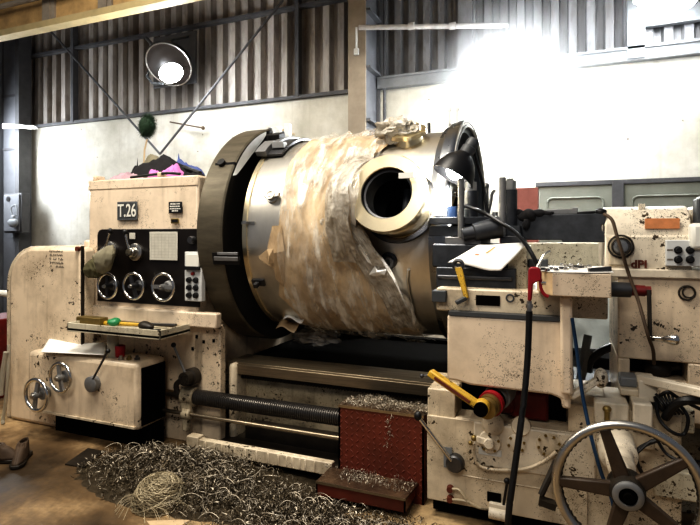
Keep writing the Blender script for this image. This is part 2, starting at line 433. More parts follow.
mb = MB(); mb.box(bx0 + .03, bx1 - .03, 6.52, 6.55, z0 + .03, z1 - .03); obj('door', mb, 'column_d', t, bevel=.008)
mb = MB(); c = P(8, 199, 6.51); mb.cyl(c, c + V((0, .04, 0)), .05); obj('lock_knob', mb, 'black', t)
c = P(13, 223, 6.44); mb = MB(); mb.sphere(c, .115, (1.15, .5, .72), 20, .25, 9); mb.sphere(c + V((0, 0, .10)), .05, (1, .6, 1))
mb.tube(bez([c + V((0, 0, .12)), c + V((-.06, 0, .26)), c + V((.05, .02, .32)), c + V((.1, 0, .14))]), .012)
tag(obj('cable_bundle', mb, 'grey'), 'pale rag bag hanging from loops of cable on the switch cabinet', 'bag')

# crane runway beam top left
yb = 5.0; zb0 = Zp(0, 36, yb)
xr = 2.0
t = thing('crane_girder', (-6, yb, zb0), 'cream and orange overhead crane girder across the top left corner', 'girder')
mb = MB(); mb.box(-9.8, xr, yb, yb + .16, zb0, zb0 + .085); obj('bottom_flange', mb, 'crane', t)
mb = MB(); mb.box(-9.8, xr, yb + .06, yb + .10, zb0 + .08, zb0 + 1.0); obj('web', mb, 'crane_o', t)
mb = MB(); mb.box(-9.8, xr, yb - .1, yb + .22, zb0 + 1.0, zb0 + 1.08); obj('top_flange', mb, 'crane', t)
k = 0
for px in (29, 86, 148, 210):
    x = Xp(px + 2, yb - .2); mb = MB(); mb.box(x - .07, x + .07, yb + .01, yb + .06, zb0 + .085, zb0 + 1.0); mb.box(x + .07, x + .14, yb + .03, yb + .06, zb0 + .085, zb0 + 1.0)
    obj('stiffener', mb, 'column', t)
mb = MB(); mb.tube([V((-9.7, yb - .08, zb0 + .36)), V((xr, yb - .08, zb0 + .36))], .035); mb.tube([V((-9.7, yb - .08, zb0 + .47)), V((xr, yb - .08, zb0 + .47))], .02)
obj('conductor_pipe', mb, 'column', t)

# doors in the wall at right (pressed steel panels)
dz = Zp(620, 184, WY - .08)
for i, (pa, pb) in enumerate(((539, 612), (622, 712))):
    x0, x1 = Xp(pa, WY), Xp(pb, WY); mb = MB(); mb.box(x0, x1, WY - .08, WY - .01, 0, dz)
    d = struct('door_%d' % (i + 1), mb, 'doorp', bevel=.01)
    m = x1 - x0
    for z0, z1 in ((.2, .95), (1.05, 1.62), (1.70, 2.0)):
        fr = MB(); a = .10
        pts = []
        X0, X1 = x0 + a, x1 - a; r = .06
        for cx, cz, s in ((X1 - r, z1 - r, 0), (X0 + r, z1 - r, 1), (X0 + r, z0 + r, 2), (X1 - r, z0 + r, 3)):
            for q in range(4): an = s * PI / 2 + q * PI / 6; pts.append(V((cx + r * math.cos(an), WY - .085, cz + r * math.sin(an))))
        pts.append(pts[0]); fr.tube(pts, .012, 6); obj('pressed_panel', fr, 'doorp', d)
mb = MB(); xa = Xp(617, WY); mb.box(xa - .06, xa + .06, WY - .12, WY - .01, 0, dz + .03); mb.box(Xp(536, WY), 3, WY - .1, WY - .01, dz, dz + .05)
struct('trim_9', mb, 'girt')

# bracing rods
def rod(a, b, r, label, name='bracing_rod', mat='girt'):
    mb = MB(); mb.tube([a, b], r, 8); return tag(obj(name, mb, mat), label, 'rod')
mb = MB(); random.seed(2)
for k in range(9): mb.tube(bez([P(3, 124 + k * .5, 6.5), P(14 + k, 125 + (k % 3) * 1.2, 6.5), P(25 + k, 126 + (k % 4) * .8, 6.5), P(30 + k, 127 + k % 3, 6.5)], 4), .012, 6)
tag(obj('cable_hank', mb, 'letter'), 'pale hank of frayed cable across the corner column under the cladding', 'cable')
rod(P(45, 25, 6.6), P(160, 154, 6.6), .018, 'thin steel bracing rod slanting down from the girder on the left')
rod(P(283, 0, 6.6), P(160, 154, 6.6), .018, 'thin steel bracing rod rising rightward to the top edge')
mb = MB(); a, b = P(170, 122, 6.85), P(203, 128, 6.85); mb.tube([a, b], .012); mb.sphere(b, .03)
tag(obj('wall_hook_rod', mb, 'brown'), 'short rusty rod with a knob end on the plaster behind the clothes', 'rod')

# wall bracket bar + hanging lamp (the bright one)
a = P(366, 26.5, 6.42)
t = thing('lamp_bracket', a, 'long thin pale pipe bracket reaching right from the beige column', 'bracket')
e = P(508, 25.5, 6.82)
mb = MB(); mb.tube([a - V((.1, 0, 0)), e], .032, 12); obj('pipe', mb, 'rustpipe', t)
for fx in (.33, .62):
    mb = MB(); p = a.lerp(e, fx); mb.cyl(p - V((.04, 0, 0)), p + V((.04, 0, 0)), .045); obj('coupling', mb, 'rustpipe', t)
mb = MB(); mb.tube([e - V((.05, 0, 0)), e - V((.05, 0, .16))], .02); obj('end_hook', mb, 'girt', t)
L1 = P(504, 74, 6.7)
t = thing('hanging_floodlight', L1 + V((0, 0, .1)), 'blazing white floodlight hanging from the end of the pipe bracket', 'lamp')
mb = MB(); mb.lathe(L1 + V((0, 0, .32)), L1, [(0, .0), (0, .05), (.3, .07), (.55, .16), (1, .27), (1, .25), (.6, .15), (.5, 0)], 32); obj('reflector', mb, 'lgrey', t)
mb = MB(); mb.sphere(L1 + V((0, 0, .02)), .23, (1, 1, .9), 24); obj('bulb', mb, 'bulb', t)
mb = MB(); mb.torus(L1 + V((0, 0, .36)), (0, 1, 0), .04, .01, 20, 8); obj('hook', mb, 'girt', t)

# high bay floodlight top-left: dome turned to the floor
L2 = P(171, 62, 6.3)
t = thing('dome_floodlight', L2, 'round glass dome floodlight lit white on the dark cladding, left of the steel column', 'lamp')
ax = V((.20, -.70, -.68)).normalized()
mb = MB(); mb.lathe(L2 - ax * .22, L2 + ax * .10, [(0, 0), (0, .10), (.25, .20), (.6, .31), (1, .345), (1.0, .32), (.6, .28), (.3, .15), (.28, 0)], 40); obj('reflector', mb, 'black_panel', t)
mb = MB(); mb.torus(L2 + ax * .10, ax, .335, .010, 48, 8); obj('rim', mb, 'steel', t)
mb = MB(); mb.sphere(P(171, 73, 6.05), .165, (1.2, .6, .85), 24); obj('bulb', mb, 'bulb', t)
mb = MB(); c = P(157, 52, 6.35); mb.lathe(c - ax * .1, c + ax * .06, [(0, 0), (0, .13), (1, .13), (1, .1), (.9, 0)], 24); obj('ballast_box', mb, 'dgrey', t)
mb = MB(); mb.tube([P(146, 38, 6.4), P(156, 48, 6.35), P(164, 50, 6.35), P(172, 40, 6.4)], .025); mb.tube([P(172, 40, 6.4), P(190, 36, 6.8)], .02)
mb.tube([P(150, 66, 6.3), P(147, 76, 6.3), P(152, 83, 6.3), P(163, 84, 6.3)], .022); obj('mounting_yoke', mb, 'dgrey', t)
mb = MB(); mb.box(Xp(153, 6.75), Xp(196, 6.75), 6.75, 6.78, Zp(174, 86, 6.75), Zp(174, 34, 6.75)); obj('backing_plate', mb, 'girt', t, bevel=.02)
# double lamp top right
for i, (px, nm, lb) in enumerate(((654, 'twin_lamp', 'left-hand globe of the glowing pair at the top right corner'), (680, 'twin_lamp', 'right-hand globe of the glowing pair at the top right corner'))):
    c = P(px, -2, 6.5); t = thing(nm, c, lb, 'lamp', 'glowing lamp pair at top right')
    mb = MB(); mb.lathe(c + V((0, 0, .3)), c, [(0, 0), (0, .05), (.5, .07), (1, .2), (1, .18), (.6, 0)], 28); obj('reflector', mb, 'lgrey', t)
    mb = MB(); mb.sphere(c, .165, (1, 1, .8), 20); obj('bulb', mb, 'bulb', t)

# ================================================================ HEADSTOCK
YF = 3.15; HX0, HX1 = Xp(88.5, YF), -2.50; HT = 1.993; LZ = Zp(160, 322, YF)
hs = thing('lathe_headstock', (-3.0, 3.9, 0), 'tall cream lathe headstock with black control panel and number plate', 'headstock')
mb = MB()
mb.prism([(HX0, YF, LZ), (HX0, YF, HT - .07), (HX0 + .02, YF, HT - .02), (HX0 + .07, YF, HT), (HX1, YF, HT), (HX1, YF, LZ)], (0, 1.5, 0))
mb.box(Xp(82.5, YF), HX0 + .01, YF + .005, 4.6, LZ, Zp(86, 240, YF))
obj('housing', mb, 'cream_clean', hs, bevel=.018)
zt = Zp(150, 187.5, YF)
mb = MB(); mb.box(HX0 - .003, HX1, YF - .005, YF + .01, zt - .002, HT - .004); obj('top_cover', mb, 'cream_clean', hs, bevel=.008)
for px in (102, 166):
    mb = MB(); x = Xp(px, YF + .1); mb.box(x - .018, x + .018, YF + .02, YF + .12, HT, HT + .04); obj('lifting_lug', mb, 'cream', hs, bevel=.008)
mb = MB(); mb.box(Xp(81.5, YF), -2.30, YF - .05, YF + .02, LZ - .01, LZ + .10); obj('ledge', mb, 'cream_clean', hs, bevel=.012)
mb = MB(); mb.box(Xp(82, YF), -2.47, 3.18, 4.6, .0, LZ); mb.box(-2.6, Xp(222, 3.2), 3.18, 3.25, 0, LZ); obj('base_casting', mb, 'cream', hs, bevel=.012)
# control panel
px0, px1 = Xp(98, YF), HX1 + .02; pz1, pz0 = Zp(150, 229, YF), Zp(150, 304, YF)
mb = MB(); r = .05
pts = [(px0, YF - .008, pz0), (px0, YF - .008, pz1 - r)] + [(px0 + r - r * math.cos(a), YF - .008, pz1 - r + r * math.sin(a)) for a in (PI / 6, PI / 3, PI / 2)] + [(px1, YF - .008, pz1), (px1, YF - .008, pz0)]
mb.prism(pts, (0, .012, 0)); obj('control_panel', mb, 'black_panel', hs, bevel=.003)
def plate(px, py, w, h, mat, name, d=.006, bevel=.003, parent=hs, Y=YF, yo=.014):
    c = P(px, py, Y); mb = MB(); mb.box(c.x - w / 2, c.x + w / 2, Y - yo - d, Y - yo, c.z - h / 2, c.z + h / 2)
    return obj(name, mb, mat, parent, bevel=bevel), c
o, c = plate(129, 211, .205, .145, 'dgrey', 'number_plate', bevel=.01)
lettering('T.26', (c.x, YF - .0225, c.z - .002), .140, 'letter', o, .74, weight=.0016)
mb = MB()
for s in (-1, 1):
    mb.box(c.x - .098, c.x + .098, YF - .0206, YF - .019, c.z + s * .066 - .0012, c.z + s * .066 + .0012)
    mb.box(c.x + s * .096 - .0012, c.x + s * .096 + .0012, YF - .0206, YF - .019, c.z - .066, c.z + .066)
obj('border_line', mb, 'grey', o)
o, c = plate(177, 207.5, .125, .085, 'black', 'maker_plate')
mb = MB()
for dz_, ln in ((.026, .09), (.008, .10), (-.010, .10), (-.026, .06)):
    x = c.x - ln / 2
    while x < c.x + ln / 2 - .008:
        l = random.uniform(.006, .022); mb.box(x, min(x + l, c.x + ln / 2), YF - .0212, YF - .019, c.z + dz_ - .0045, c.z + dz_ + .0045); x += l + .004
obj('lettering', mb, 'letter', o)
o, c = plate(176.5, 221, .075, .038, 'brass', 'brass_plate')
mb = MB(); mb.box(c.x - .028, c.x + .028, YF - .0212, YF - .019, c.z - .010, c.z + .010); obj('inset', mb, 'black', o)
o, c = plate(165, 246, .265, .215, 'chart', 'speed_chart')
mb = MB()
for i in range(9): z = c.z + .088 - i * .022; mb.box(c.x - .115, c.x + .115, YF - .0206, YF - .0195, z, z + .0015)
for i in range(8): x = c.x - .115 + i * .033; mb.box(x, x + .0015, YF - .0206, YF - .0195, c.z - .09, c.z + .09)
obj('chart_lines', mb, 'chartline', o)
plate(134, 236, .06, .05, 'chart', 'small_label')
# switch box
c = P(197.5, 272, YF); mb = MB(); bw, bh = .155, .30
mb.box(c.x - bw / 2, c.x + bw / 2, YF - .05, YF - .005, c.z - bh / 2 - .06, c.z + bh / 2 + .0); sb = obj('switch_box', mb, 'lgrey', hs, bevel=.006)
mb = MB(); mb.box(c.x - .055, c.x + .062, YF - .066, YF - .05, c.z + .03, c.z + .135); obj('ammeter', mb, 'letter', sb, bevel=.004)
mb = MB(); mb.box(c.x - .06, c.x + .066, YF - .07, YF - .05, c.z + .018, c.z + .045); obj('meter_base', mb, 'black', sb)
for r_ in range(3):
    for q in (-1, 1):
        mb = MB(); x, z = c.x + q * .03, c.z - .055 - r_ * .055; mb.lathe((x, YF - .05, z), (x, YF - .075, z), [(0, 0), (0, .021), (.4, .021), (.5, .016), (1, .016), (1, 0)], 20); obj('push_button', mb, 'black', sb)
mb = MB(); mb.lathe((c.x + .005, YF - .05, c.z - .008), (c.x + .005, YF - .068, c.z - .008), [(0, 0), (0, .013), (1, .012), (1, 0)], 16); obj('indicator_light', mb, 'redoil', sb)
c = P(194, 240, YF); mb = MB(); mb.lathe((c.x, YF - .01, c.z), (c.x, YF - .05, c.z), [(0, 0), (0, .03), (.6, .03), (1, .022), (1, 0)]); obj('rotary_knob', mb, 'dsteel', hs)
# control levers with round bosses
def boss_lever(px, py, tip, r, parent, Y=YF, hub='steel', name='control_lever'):
    c = P(px, py, Y); mb = MB()
    mb.lathe((c.x, Y - .008, c.z), (c.x, Y - .09, c.z), [(0, 0), (0, r), (.2, r), (.28, r * .82), (.3, r * .55), (.75, r * .5), (.8, r * .42), (1, r * .4), (1, 0)], 36)
    o = obj(name, mb, hub, parent)
    t_ = P(tip[0], tip[1], Y - .10); mb = MB(); mb.tube([(c.x, Y - .075, c.z), t_], .009, 10); obj('lever_rod', mb, 'chrome', o)
    mb = MB(); mb.sphere(t_, .019, (1, 1, 1.15)); obj('lever_knob', mb, 'black', o)
boss_lever(137, 252, (125, 232), .068, hs); boss_lever(112, 250, (110.5, 231), .068, hs)
def handwheel(px, py, R, parent, Y=YF, spokes=2, rot=0.4, hubm='dsteel', off=.09, rimr=.012, name='handwheel'):
    c = P(px, py, Y - off); y = Y - off; mb = MB()
    mb.lathe((c.x, Y, c.z), (c.x, y - .03, c.z), [(0, 0), (0, R * .45), (.35, R * .42), (.45, R * .25), (1, R * .22), (1, 0)], 28)
    o = obj(name, mb, hubm, parent)
    mb = MB(); mb.torus((c.x, y, c.z), (0, 1, 0), R, rimr, 48, 10); obj('rim', mb, 'chrome', o)
    for k in range(spokes):
        a = rot + 2 * PI * k / spokes; d = V((math.cos(a), 0, math.sin(a)))
        mb = MB(); mb.bar(V((c.x, y - .005, c.z)) + d * R * .1, V((c.x, y, c.z)) + d * R, R * .28, .016, up=(0, 1, 0)); obj('spoke', mb, hubm, o)
    mb = MB(); mb.cyl((c.x, y - .03, c.z), (c.x, y - .045, c.z), R * .16, R * .12); obj('hub_cap', mb, 'steel', o)
handwheel(107.5, 286, .094, hs, rot=PI / 2, rimr=.012)
handwheel(133.5, 286, .096, hs, rot=1.9, rimr=.012)
handwheel(163, 287, .098, hs, rot=PI, hubm='msteel', rimr=.012)
mb = MB()
for px, py in ((182, 332), (196, 337), (203, 342), (213, 341), (192, 349)): c = P(px, py, 3.17); mb.box(c.x - .010, c.x + .010, 3.175, 3.19, c.z - .012, c.z + .012, 0)
obj('bolt_pocket', mb, 'void', hs)

# ---- gear guard (rounded end cover)
gy = 3.0; gx0, gx1 = Xp(8.5, gy + .05), Xp(82, gy); gz = Zp(55, 247, gy)
t = thing('gear_guard', ((gx0 + gx1) / 2, 3.8, 0), 'rounded cream end guard left of the headstock, scribbled with pencil', 'machine guard')
def guard(x0, x1, y0, y1, z1, r):
    pts = [(x0, y0, 0)] + [(x0 + r - r * math.cos(a * PI / 16), y0, z1 - r + r * math.sin(a * PI / 16)) for a in range(9)] + [(x1, y0, z1), (x1, y0, 0)]
    return MB().prism(pts, (0, y1 - y0, 0))
obj('cover', guard(gx0 + .07, gx1, gy, 3.14, gz, .30), 'cream', t, bevel=.035)
obj('back_casing', guard(gx0, gx1 - .3, gy + .03, 4.6, gz + .005, .34), 'cream_worn', t, bevel=.012)
mb = MB(); mb.box(gx1 - .006, gx1 + .002, gy - .006, gy + .02, .62, gz + .01); obj('joint_strip', mb, 'oily', t)
c = P(78.5, 245, gy); mb = MB(); mb.cyl((c.x, gy - .02, c.z - .03), (c.x, gy + .01, c.z - .03), .018); obj('hinge_bolt', mb, 'rust', t)
mb = MB(); random.seed(3)
for r_ in range(5):
    for k in range(8):
        c = P(50 + k * 1.7 + r_ * .3, 251 + r_ * 3.8 + k * .10, gy)
        if random.random() < .12: continue
        mb.bar(c + V((0, -.002, -.009)), c + V((random.uniform(-.008, .010), -.002, .009)), .002, .0035)
        mb.bar(c + V((-.006, -.002, random.uniform(-.008, .008))), c + V((.008, -.002, random.uniform(-.006, .006))), .002, .003)
obj('pencil_writing', mb, 'ink', t)
c = P(2, 294, 3.1); mb = MB(); mb.tube([V((gx0 + .01, 3.15, c.z - .01)), V((gx0 - .25, 3.15, c.z))], .035, 14, taper=lambda s: 1 - .25 * s); o = obj('side_handle', mb, 'letter', t)

# ---- feed gearbox (lower)
fy = 2.85; fx0, fx1 = Xp(27, fy), Xp(137.5, fy); fz1 = .645; fz0 = .165
t = thing('feed_gearbox', ((fx0 + fx1) / 2, 3.0, 0), 'low cream feed gearbox below the headstock with two chrome wheels', 'gearbox')
mb = MB(); mb.box(fx0, fx1, fy, 3.14, fz0, fz1); hb = obj('housing', mb, 'cream', t, bevel=.035)
mb = MB(); mb.box(fx1 - .002, fx1 + .006, fy + .035, 3.12, fz0 + .03, fz1 - .04); obj('open_side_shade', mb, 'void', t)  # black sheet paints the shade of the gearbox's open side
mb = MB(); mb.box(fx0 + .02, fx1 - .02, fy - .012, fy + .01, fz0 + .02, fz0 + .035); obj('bottom_lip', mb, 'cream_worn', t)
mb = MB(); mb.box(fx0 + .15, fx1, 2.98, 3.11, 0, fz0); obj('shade_plinth', mb, 'void', t)  # black box stands for the shadow on the floor under the gearbox
handwheel(60.5, 377.5, .105, t, fy, 2, PI / 2 + .2, 'msteel', .06, .013)
handwheel(36.5, 395, .115, t, fy - .02, 2, PI / 2 - .2, 'msteel', .08, .015)
c = P(95, 383, fy); mb = MB(); mb.lathe((c.x, fy, c.z), (c.x, fy - .05, c.z), [(0, 0), (0, .058), (.9, .056), (1, .048), (1, 0)], 32); o = obj('gear_lever', mb, 'msteel', t)
mb = MB(); mb.tube([(c.x + .01, fy - .04, c.z + .02), P(107.5, 352, fy - .06)], .008, 8); obj('lever_rod', mb, 'dsteel', o)
mb = MB(); mb.sphere(P(108, 351, fy - .06), .016); obj('lever_knob', mb, 'black', o)
mb = MB(); c = P(137, 370, fy)
# ---- tray shelf with tools
ty = 2.80; tz = Zp(120, 330, ty) ; tx0, tx1 = Xp(67, ty), Xp(160, ty)
tr = thing('tool_tray', ((tx0 + tx1) / 2, 2.95, tz), 'shallow grey-green tray shelf below the control panel', 'tray')
mb = MB(); mb.box(tx0, tx1, ty, 3.11, tz - .035, tz - .02); obj('tray_bottom', mb, 'tray', tr)
mb = MB(); mb.box(tx0, tx1, ty, ty + .012, tz - .045, tz + .02); mb.box(tx0, tx0 + .012, ty, 3.11, tz - .045, tz + .02); mb.box(tx1 - .012, tx1, ty, 3.11, tz - .045, tz + .02)
obj('tray_rim', mb, 'tray', tr, bevel=.003)
def tool(name, label, a, b, r, mat, cat, w=None, group=None):
    mb = MB(); mb.bar(a, b, w, r * 2) if w else mb.tube([a, b], r, 10, taper=lambda s: 1 if s < .9 else .6)
    return tag(obj(name, mb, mat, bevel=.002 if w else 0), label, cat, group)
zb_ = tz - .018
tool('hammer', 'yellow handled tool lying in the middle of the tray', V((Xp(100, 2.95), 2.95, zb_ + .022)), V((Xp(142, 2.97), 2.97, zb_ + .03)), .02, 'yellow', 'tool')
tool('file', 'dark flat file lying at the back of the tray', V((Xp(125, 3.03), 3.03, zb_ + .018)), V((Xp(176, 3.06), 3.06, zb_ + .03)), .008, 'dsteel', 'file', .03)
tool('spanner', 'black open spanner lying at the right end of the tray', V((Xp(140, 2.88), 2.88, zb_ + .012)), V((Xp(160, 2.91), 2.91, zb_ + .016)), .007, 'black', 'spanner', .03)
mb = MB()
p = V((Xp(146, 2.93), 2.93, zb_)); mb.sphere(p + V((0, 0, .03)), .05, (1.6, .8, .6), 16, .5, 12); tag(obj('oily_rag', mb, 'oily'), 'crumpled black oily rag in the middle of the tray', 'rag')
mb = MB(); p = V((Xp(93, 2.93), 2.93, zb_)); mb.box(p.x - .14, p.x + .10, 2.9, 2.98, p.z, p.z + .065); tag(obj('oilstone_box', mb, 'brass', bevel=.004), 'small oily brown box at the left end of the tray', 'box')
# bottle, red cup on gearbox top
b0 = V((Xp(113, 2.94), 2.94, fz1 + .002))
t = thing('plastic_bottle', b0, 'dusty clear plastic bottle with green cap standing on the feed gearbox', 'bottle')
H = Zp(113, 323, 2.94) - fz1
mb = MB(); mb.lathe(b0, b0 + V((0, 0, H)), [(0, 0), (0, .035), (.08, .04), (.6, .04), (.8, .028), (.92, .016), (.98, .016), (.98, 0)], 24); obj('bottle_body', mb, 'clear', t)
mb = MB(); mb.sphere(b0 + V((.012, 0, H + .008)), .04, (1.3, 1, .65), 16, .5, 18); obj('cap', mb, 'green', t)
c0 = V((Xp(120, 2.96), 2.96, fz1 + .002)); mb = MB()
mb.lathe(c0, c0 + V((0, 0, .085)), [(0, 0), (0, .03), (.1, .035), (.9, .038), (1, .036), (1, .03), (.2, .028), (.2, 0)], 24)
tag(obj('red_cup', mb, 'red'), 'small red plastic cup beside the bottle on the gearbox', 'cup')
mb = MB(); q = [P(40.5, 358, 2.80), P(50, 341, 3.02), P(107, 337, 3.04), P(104, 347, 2.86)]
q[0].z = fz1 + .006; q[1].z = fz1 + .05; q[2].z = fz1 + .06; q[3].z = fz1 + .02
def patch(u, v, q=q):
    p = q[0].lerp(q[3], u).lerp(q[1].lerp(q[2], u), v); p.z += .012 * math.sin(u * 5 + v * 2) * v + .01; return p
mb.grid(patch, 14, 8); o = obj('paper_sheet', mb, 'white'); sd = o.modifiers.new('s', 'SOLIDIFY'); sd.thickness = .003
tag(o, 'blank white card lying on the feed gearbox, left of the bottle', 'paper')
for k in range(3):
    p = V((Xp(123 + k * 6, 2.92), 2.9 + .02 * k, fz1 + .002)); mb = MB(); mb.lathe(p + V((0, 0, 0)), p + V((0, 0, .03)), [(0, 0), (0, .02), (.5, .02), (.5, .012), (1, .012), (1, 0)], 6 if k else 16)
    tag(obj('steel_nut', mb, ['steel', 'brass', 'dsteel'][k]), ['bright steel nut beside the red cup on the gearbox', 'brass nut on the gearbox, second from the red cup', 'dark steel nut on the gearbox, farthest from the red cup'][k], 'nut')

# ---- cap hanging on lever
t = thing('cloth_cap', P(100, 262, 3.0), 'worn khaki work cap hanging on the left control lever', 'cap')
yc = 3.02
def shell(pts_top, pts_bot, bulge, Y, nu=24, nv=14):
    def fn(u, v):
        def at(pl, u):
            s = u * (len(pl) - 1); i = min(int(s), len(pl) - 2); return [pl[i][j] * (1 - s + i) + pl[i + 1][j] * (s - i) for j in (0, 1)]
        a = at(pts_top, u); b = at(pts_bot, u); x = a[0] * (1 - v) + b[0] * v; y = a[1] * (1 - v) + b[1] * v
        d = bulge * (math.sin(PI * u) ** .5 if 0 < u < 1 else 0) * (math.sin(PI * v) ** .5 if 0 < v < 1 else 0)
        d += .012 * noise.noise(V((x * .25, y * .25, 0)))
        return P(x, y, Y - d)
    return MB().grid(fn, nu, nv)
mb = shell([(92, 256), (98, 251), (106, 246), (113, 244.5), (116, 250)], [(93, 268), (97, 274), (103, 275), (111, 270), (115.5, 256)], .075, yc); o = obj('crown', mb, 'khaki', t); o.modifiers.new('s', 'SOLIDIFY').thickness = .004
mb = shell([(82.5, 269), (86, 263), (91, 259), (94, 260)], [(83, 273), (88, 278), (97, 278), (103, 275)], .03, yc - .01); o = obj('brim', mb, 'olive', t); o.modifiers.new('s', 'SOLIDIFY').thickness = .005
mb = MB(); mb.tube([P(x, y, yc - .085 + .02 * abs(i - 2)) for i, (x, y) in enumerate(((93, 257), (93.5, 263), (95, 269), (97.5, 274)))], .004, 6); obj('seam', mb, 'olive', t)

# ---- clothes pile on headstock top
def cloth(name, px0, px1, Y0, Y1, h, mat, label, seed, cat='clothes', lift=0.0, group=None, rag=.3):
    h *= 1.25
    x0, x1 = Xp(px0, (Y0 + Y1) / 2), Xp(px1, (Y0 + Y1) / 2); cx, cy_ = (x0 + x1) / 2, (Y0 + Y1) / 2; a, b = (x1 - x0) / 2, (Y1 - Y0) / 2
    mb = MB(); nu, nv = 40, 12
    cv = mb.bm.verts.new((cx, cy_, HT + lift + h)); rings = []
    for j in range(1, nv + 1):
        r = j / nv; ring = []
        for i in range(nu):
            an = 2 * PI * i / nu; rr = r * (1 + rag * noise.noise(V((math.cos(an) * 1.6, math.sin(an) * 1.6, seed))))
            x = cx + a * rr * math.cos(an); y = cy_ + b * rr * math.sin(an)
            f = max(0, 1 - r ** 2.4)
            z = HT + lift + h * f * (.8 + .5 * noise.noise(V((x * 6, y * 6, seed * 3)))) + .04 * abs(noise.noise(V((x * 22, y * 22, seed)))) * (1 if j < nv else 0) + .003
            ring.append(mb.bm.verts.new((x, y, z)))
        rings.append(ring)
    for i in range(nu): mb.bm.faces.new([cv, rings[0][i], rings[0][(i + 1) % nu]])
    for A, B in zip(rings, rings[1:]):
        for i in range(nu): mb.bm.faces.new([A[i], B[i], B[(i + 1) % nu], A[(i + 1) % nu]])
    mb.bm.faces.new(rings[-1])
    return tag(obj(name, mb, mat), label, cat, group)
cloth('black_jacket', 128, 194, 3.30, 3.66, .17, 'blackcloth', 'crumpled black jacket in the middle of the pile on the headstock', 2)
cloth('mauve_rag', 111, 147, 3.22, 3.42, .055, 'mauve', 'dusty mauve rag at the left end of the clothes pile', 5, 'rag')
cloth('blue_shirt', 158, 200, 3.42, 3.70, .20, 'bluecloth', 'blue shirt behind the pink cloth on the headstock', 9)
cloth('pink_shirt', 162, 183, 3.24, 3.40, .085, 'pink', 'pink shirt lying on the black jacket, left of the faceplate', 12, lift=.01)
cloth('pink_rag', 150, 161, 3.20, 3.30, .06, 'pink', 'small scrap of pink cloth at the front edge of the pile', 17, 'rag')
cloth('grey_overalls', 140, 178, 3.52, 3.78, .20, 'khaki', 'grey green overalls behind the black jacket', 21)
cloth('black_trousers', 168, 204, 3.30, 3.5, .05, 'blackcloth', 'flat black trousers reaching toward the faceplate rim', 25)
cloth('black_glove', 132, 143, 3.5, 3.6, .19, 'blackcloth', 'black glove standing up at the left of the clothes pile', 31, 'glove', rag=.6)
mb = MB(); mb.tube(bez([V((Xp(131, 3.19), 3.19, HT + .012)), V((Xp(150, 3.18), 3.18, HT + .022)), V((Xp(167, 3.19), 3.19, HT + .03)), V((Xp(180, 3.2), 3.2, HT + .02))]), .011)
tag(obj('black_hook_bar', mb, 'black'), 'long thin black bar lying along the front edge of the headstock top', 'bar')
mb = MB(); mb.tube([V((Xp(182, 3.5), 3.5, HT + .12)), V((Xp(200, 3.45), 3.45, HT + .05))], .022); tag(obj('torch', mb, 'black'), 'black torch leaning between the clothes and the faceplate', 'torch')

# brush on a stick
b0 = V((Xp(143, 3.75), 3.75, HT + .05)); bt = P(147, 139, 3.75); bb = P(146.5, 121, 3.75)
t = thing('bottle_brush', b0, 'dark green bristle brush on a stick rising from the clothes', 'brush')
mb = MB(); mb.tube([b0, P(144.5, 150, 3.75), bt], .008); obj('stick', mb, 'wood', t)
mb = MB(); random.seed(5); ctr = P(147.3, 126, 3.75)
mb.sphere(ctr, .068, (1, 1, 1.35), 14, .2)
for k in range(1500):
    d = V((random.gauss(0, 1), random.gauss(0, 1), random.gauss(0, 1))).normalized(); d2 = V((d.x, d.y, d.z * 1.45))
    p = ctr + d2 * .06; q_ = ctr + d2 * random.uniform(.082, .098) + V((random.gauss(0, .006),) * 3)
    s = d.cross(V((0.3, .5, .8))).normalized() * .0022
    f = [mb.bm.verts.new(x) for x in (p - s, p + s, q_)]; mb.bm.faces.new(f)
obj('bristles', mb, 'bristle', t)

# ================================================================ BED
AY, AZ = 3.95, 1.56                                  # spindle axis
wz = .60
bed = thing('lathe_bed', (-.5, 3.8, 0), 'long low lathe bed with steel ways, lead screw and feed rod', 'lathe bed')
bx0 = Xp(222, 3.3) + .02; bx1 = 1.9
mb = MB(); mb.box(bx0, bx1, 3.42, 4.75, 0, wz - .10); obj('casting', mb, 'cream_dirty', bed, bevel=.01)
mb = MB()                                            # left end casting blending into headstock
mb.box(Xp(222, 3.2) + .005, bx0 + .12, 3.26, 3.45, .0, .60)
obj('end_casting', mb, 'cream_worn', bed, bevel=.03)
mb = MB(); mb.box(bx0 + .02, -.2, 3.30, 3.52, wz - .085, wz - .01); mb.box(bx0 + .02, -.2, 3.32, 3.58, wz - .02, wz); mb.box(-.2, bx1, 3.30, 3.58, wz - .085, wz)
obj('guideway', mb, 'way', bed, bevel=.005)
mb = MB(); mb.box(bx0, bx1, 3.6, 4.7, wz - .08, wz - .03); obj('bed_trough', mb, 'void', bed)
mb = MB(); mb.box(bx0, bx1, 4.7, 4.8, 0, .60); mb.box(-4.6, Xp(364, 4.7), 4.7, 4.8, 0, .98); obj('rear_blackout', mb, 'void', bed)  # added black screens keep the view under the vessel dark
mb = MB()                                            # rack under the way
x = bx0 + .1
mb.box(bx0 + .05, -.3, 3.36, 3.42, wz - .12, wz - .085)
while x < -.3: mb.box(x, x + .010, 3.345, 3.37, wz - .125, wz - .09); x += .022
obj('rack', mb, 'oily', bed)
sx0 = Xp(196, 3.15); sx1 = 1.2
mb = MB(); r0 = .045                                 # lead screw, real thread
nt = int((min(sx1, -.6) - sx0) / .016); prof = [(0, 0), (0, .04)]
Ls = sx1 - sx0
for k in range(nt):
    x = k * .016 / Ls; prof += [(x, .047), (x + .004 / Ls, .055), (x + .009 / Ls, .055), (x + .013 / Ls, .047)]
prof += [(1, .04), (1, 0)]
mb.lathe((sx0, 3.15, .36), (sx1, 3.15, .36), prof, 24); obj('lead_screw', mb, 'screw', bed)
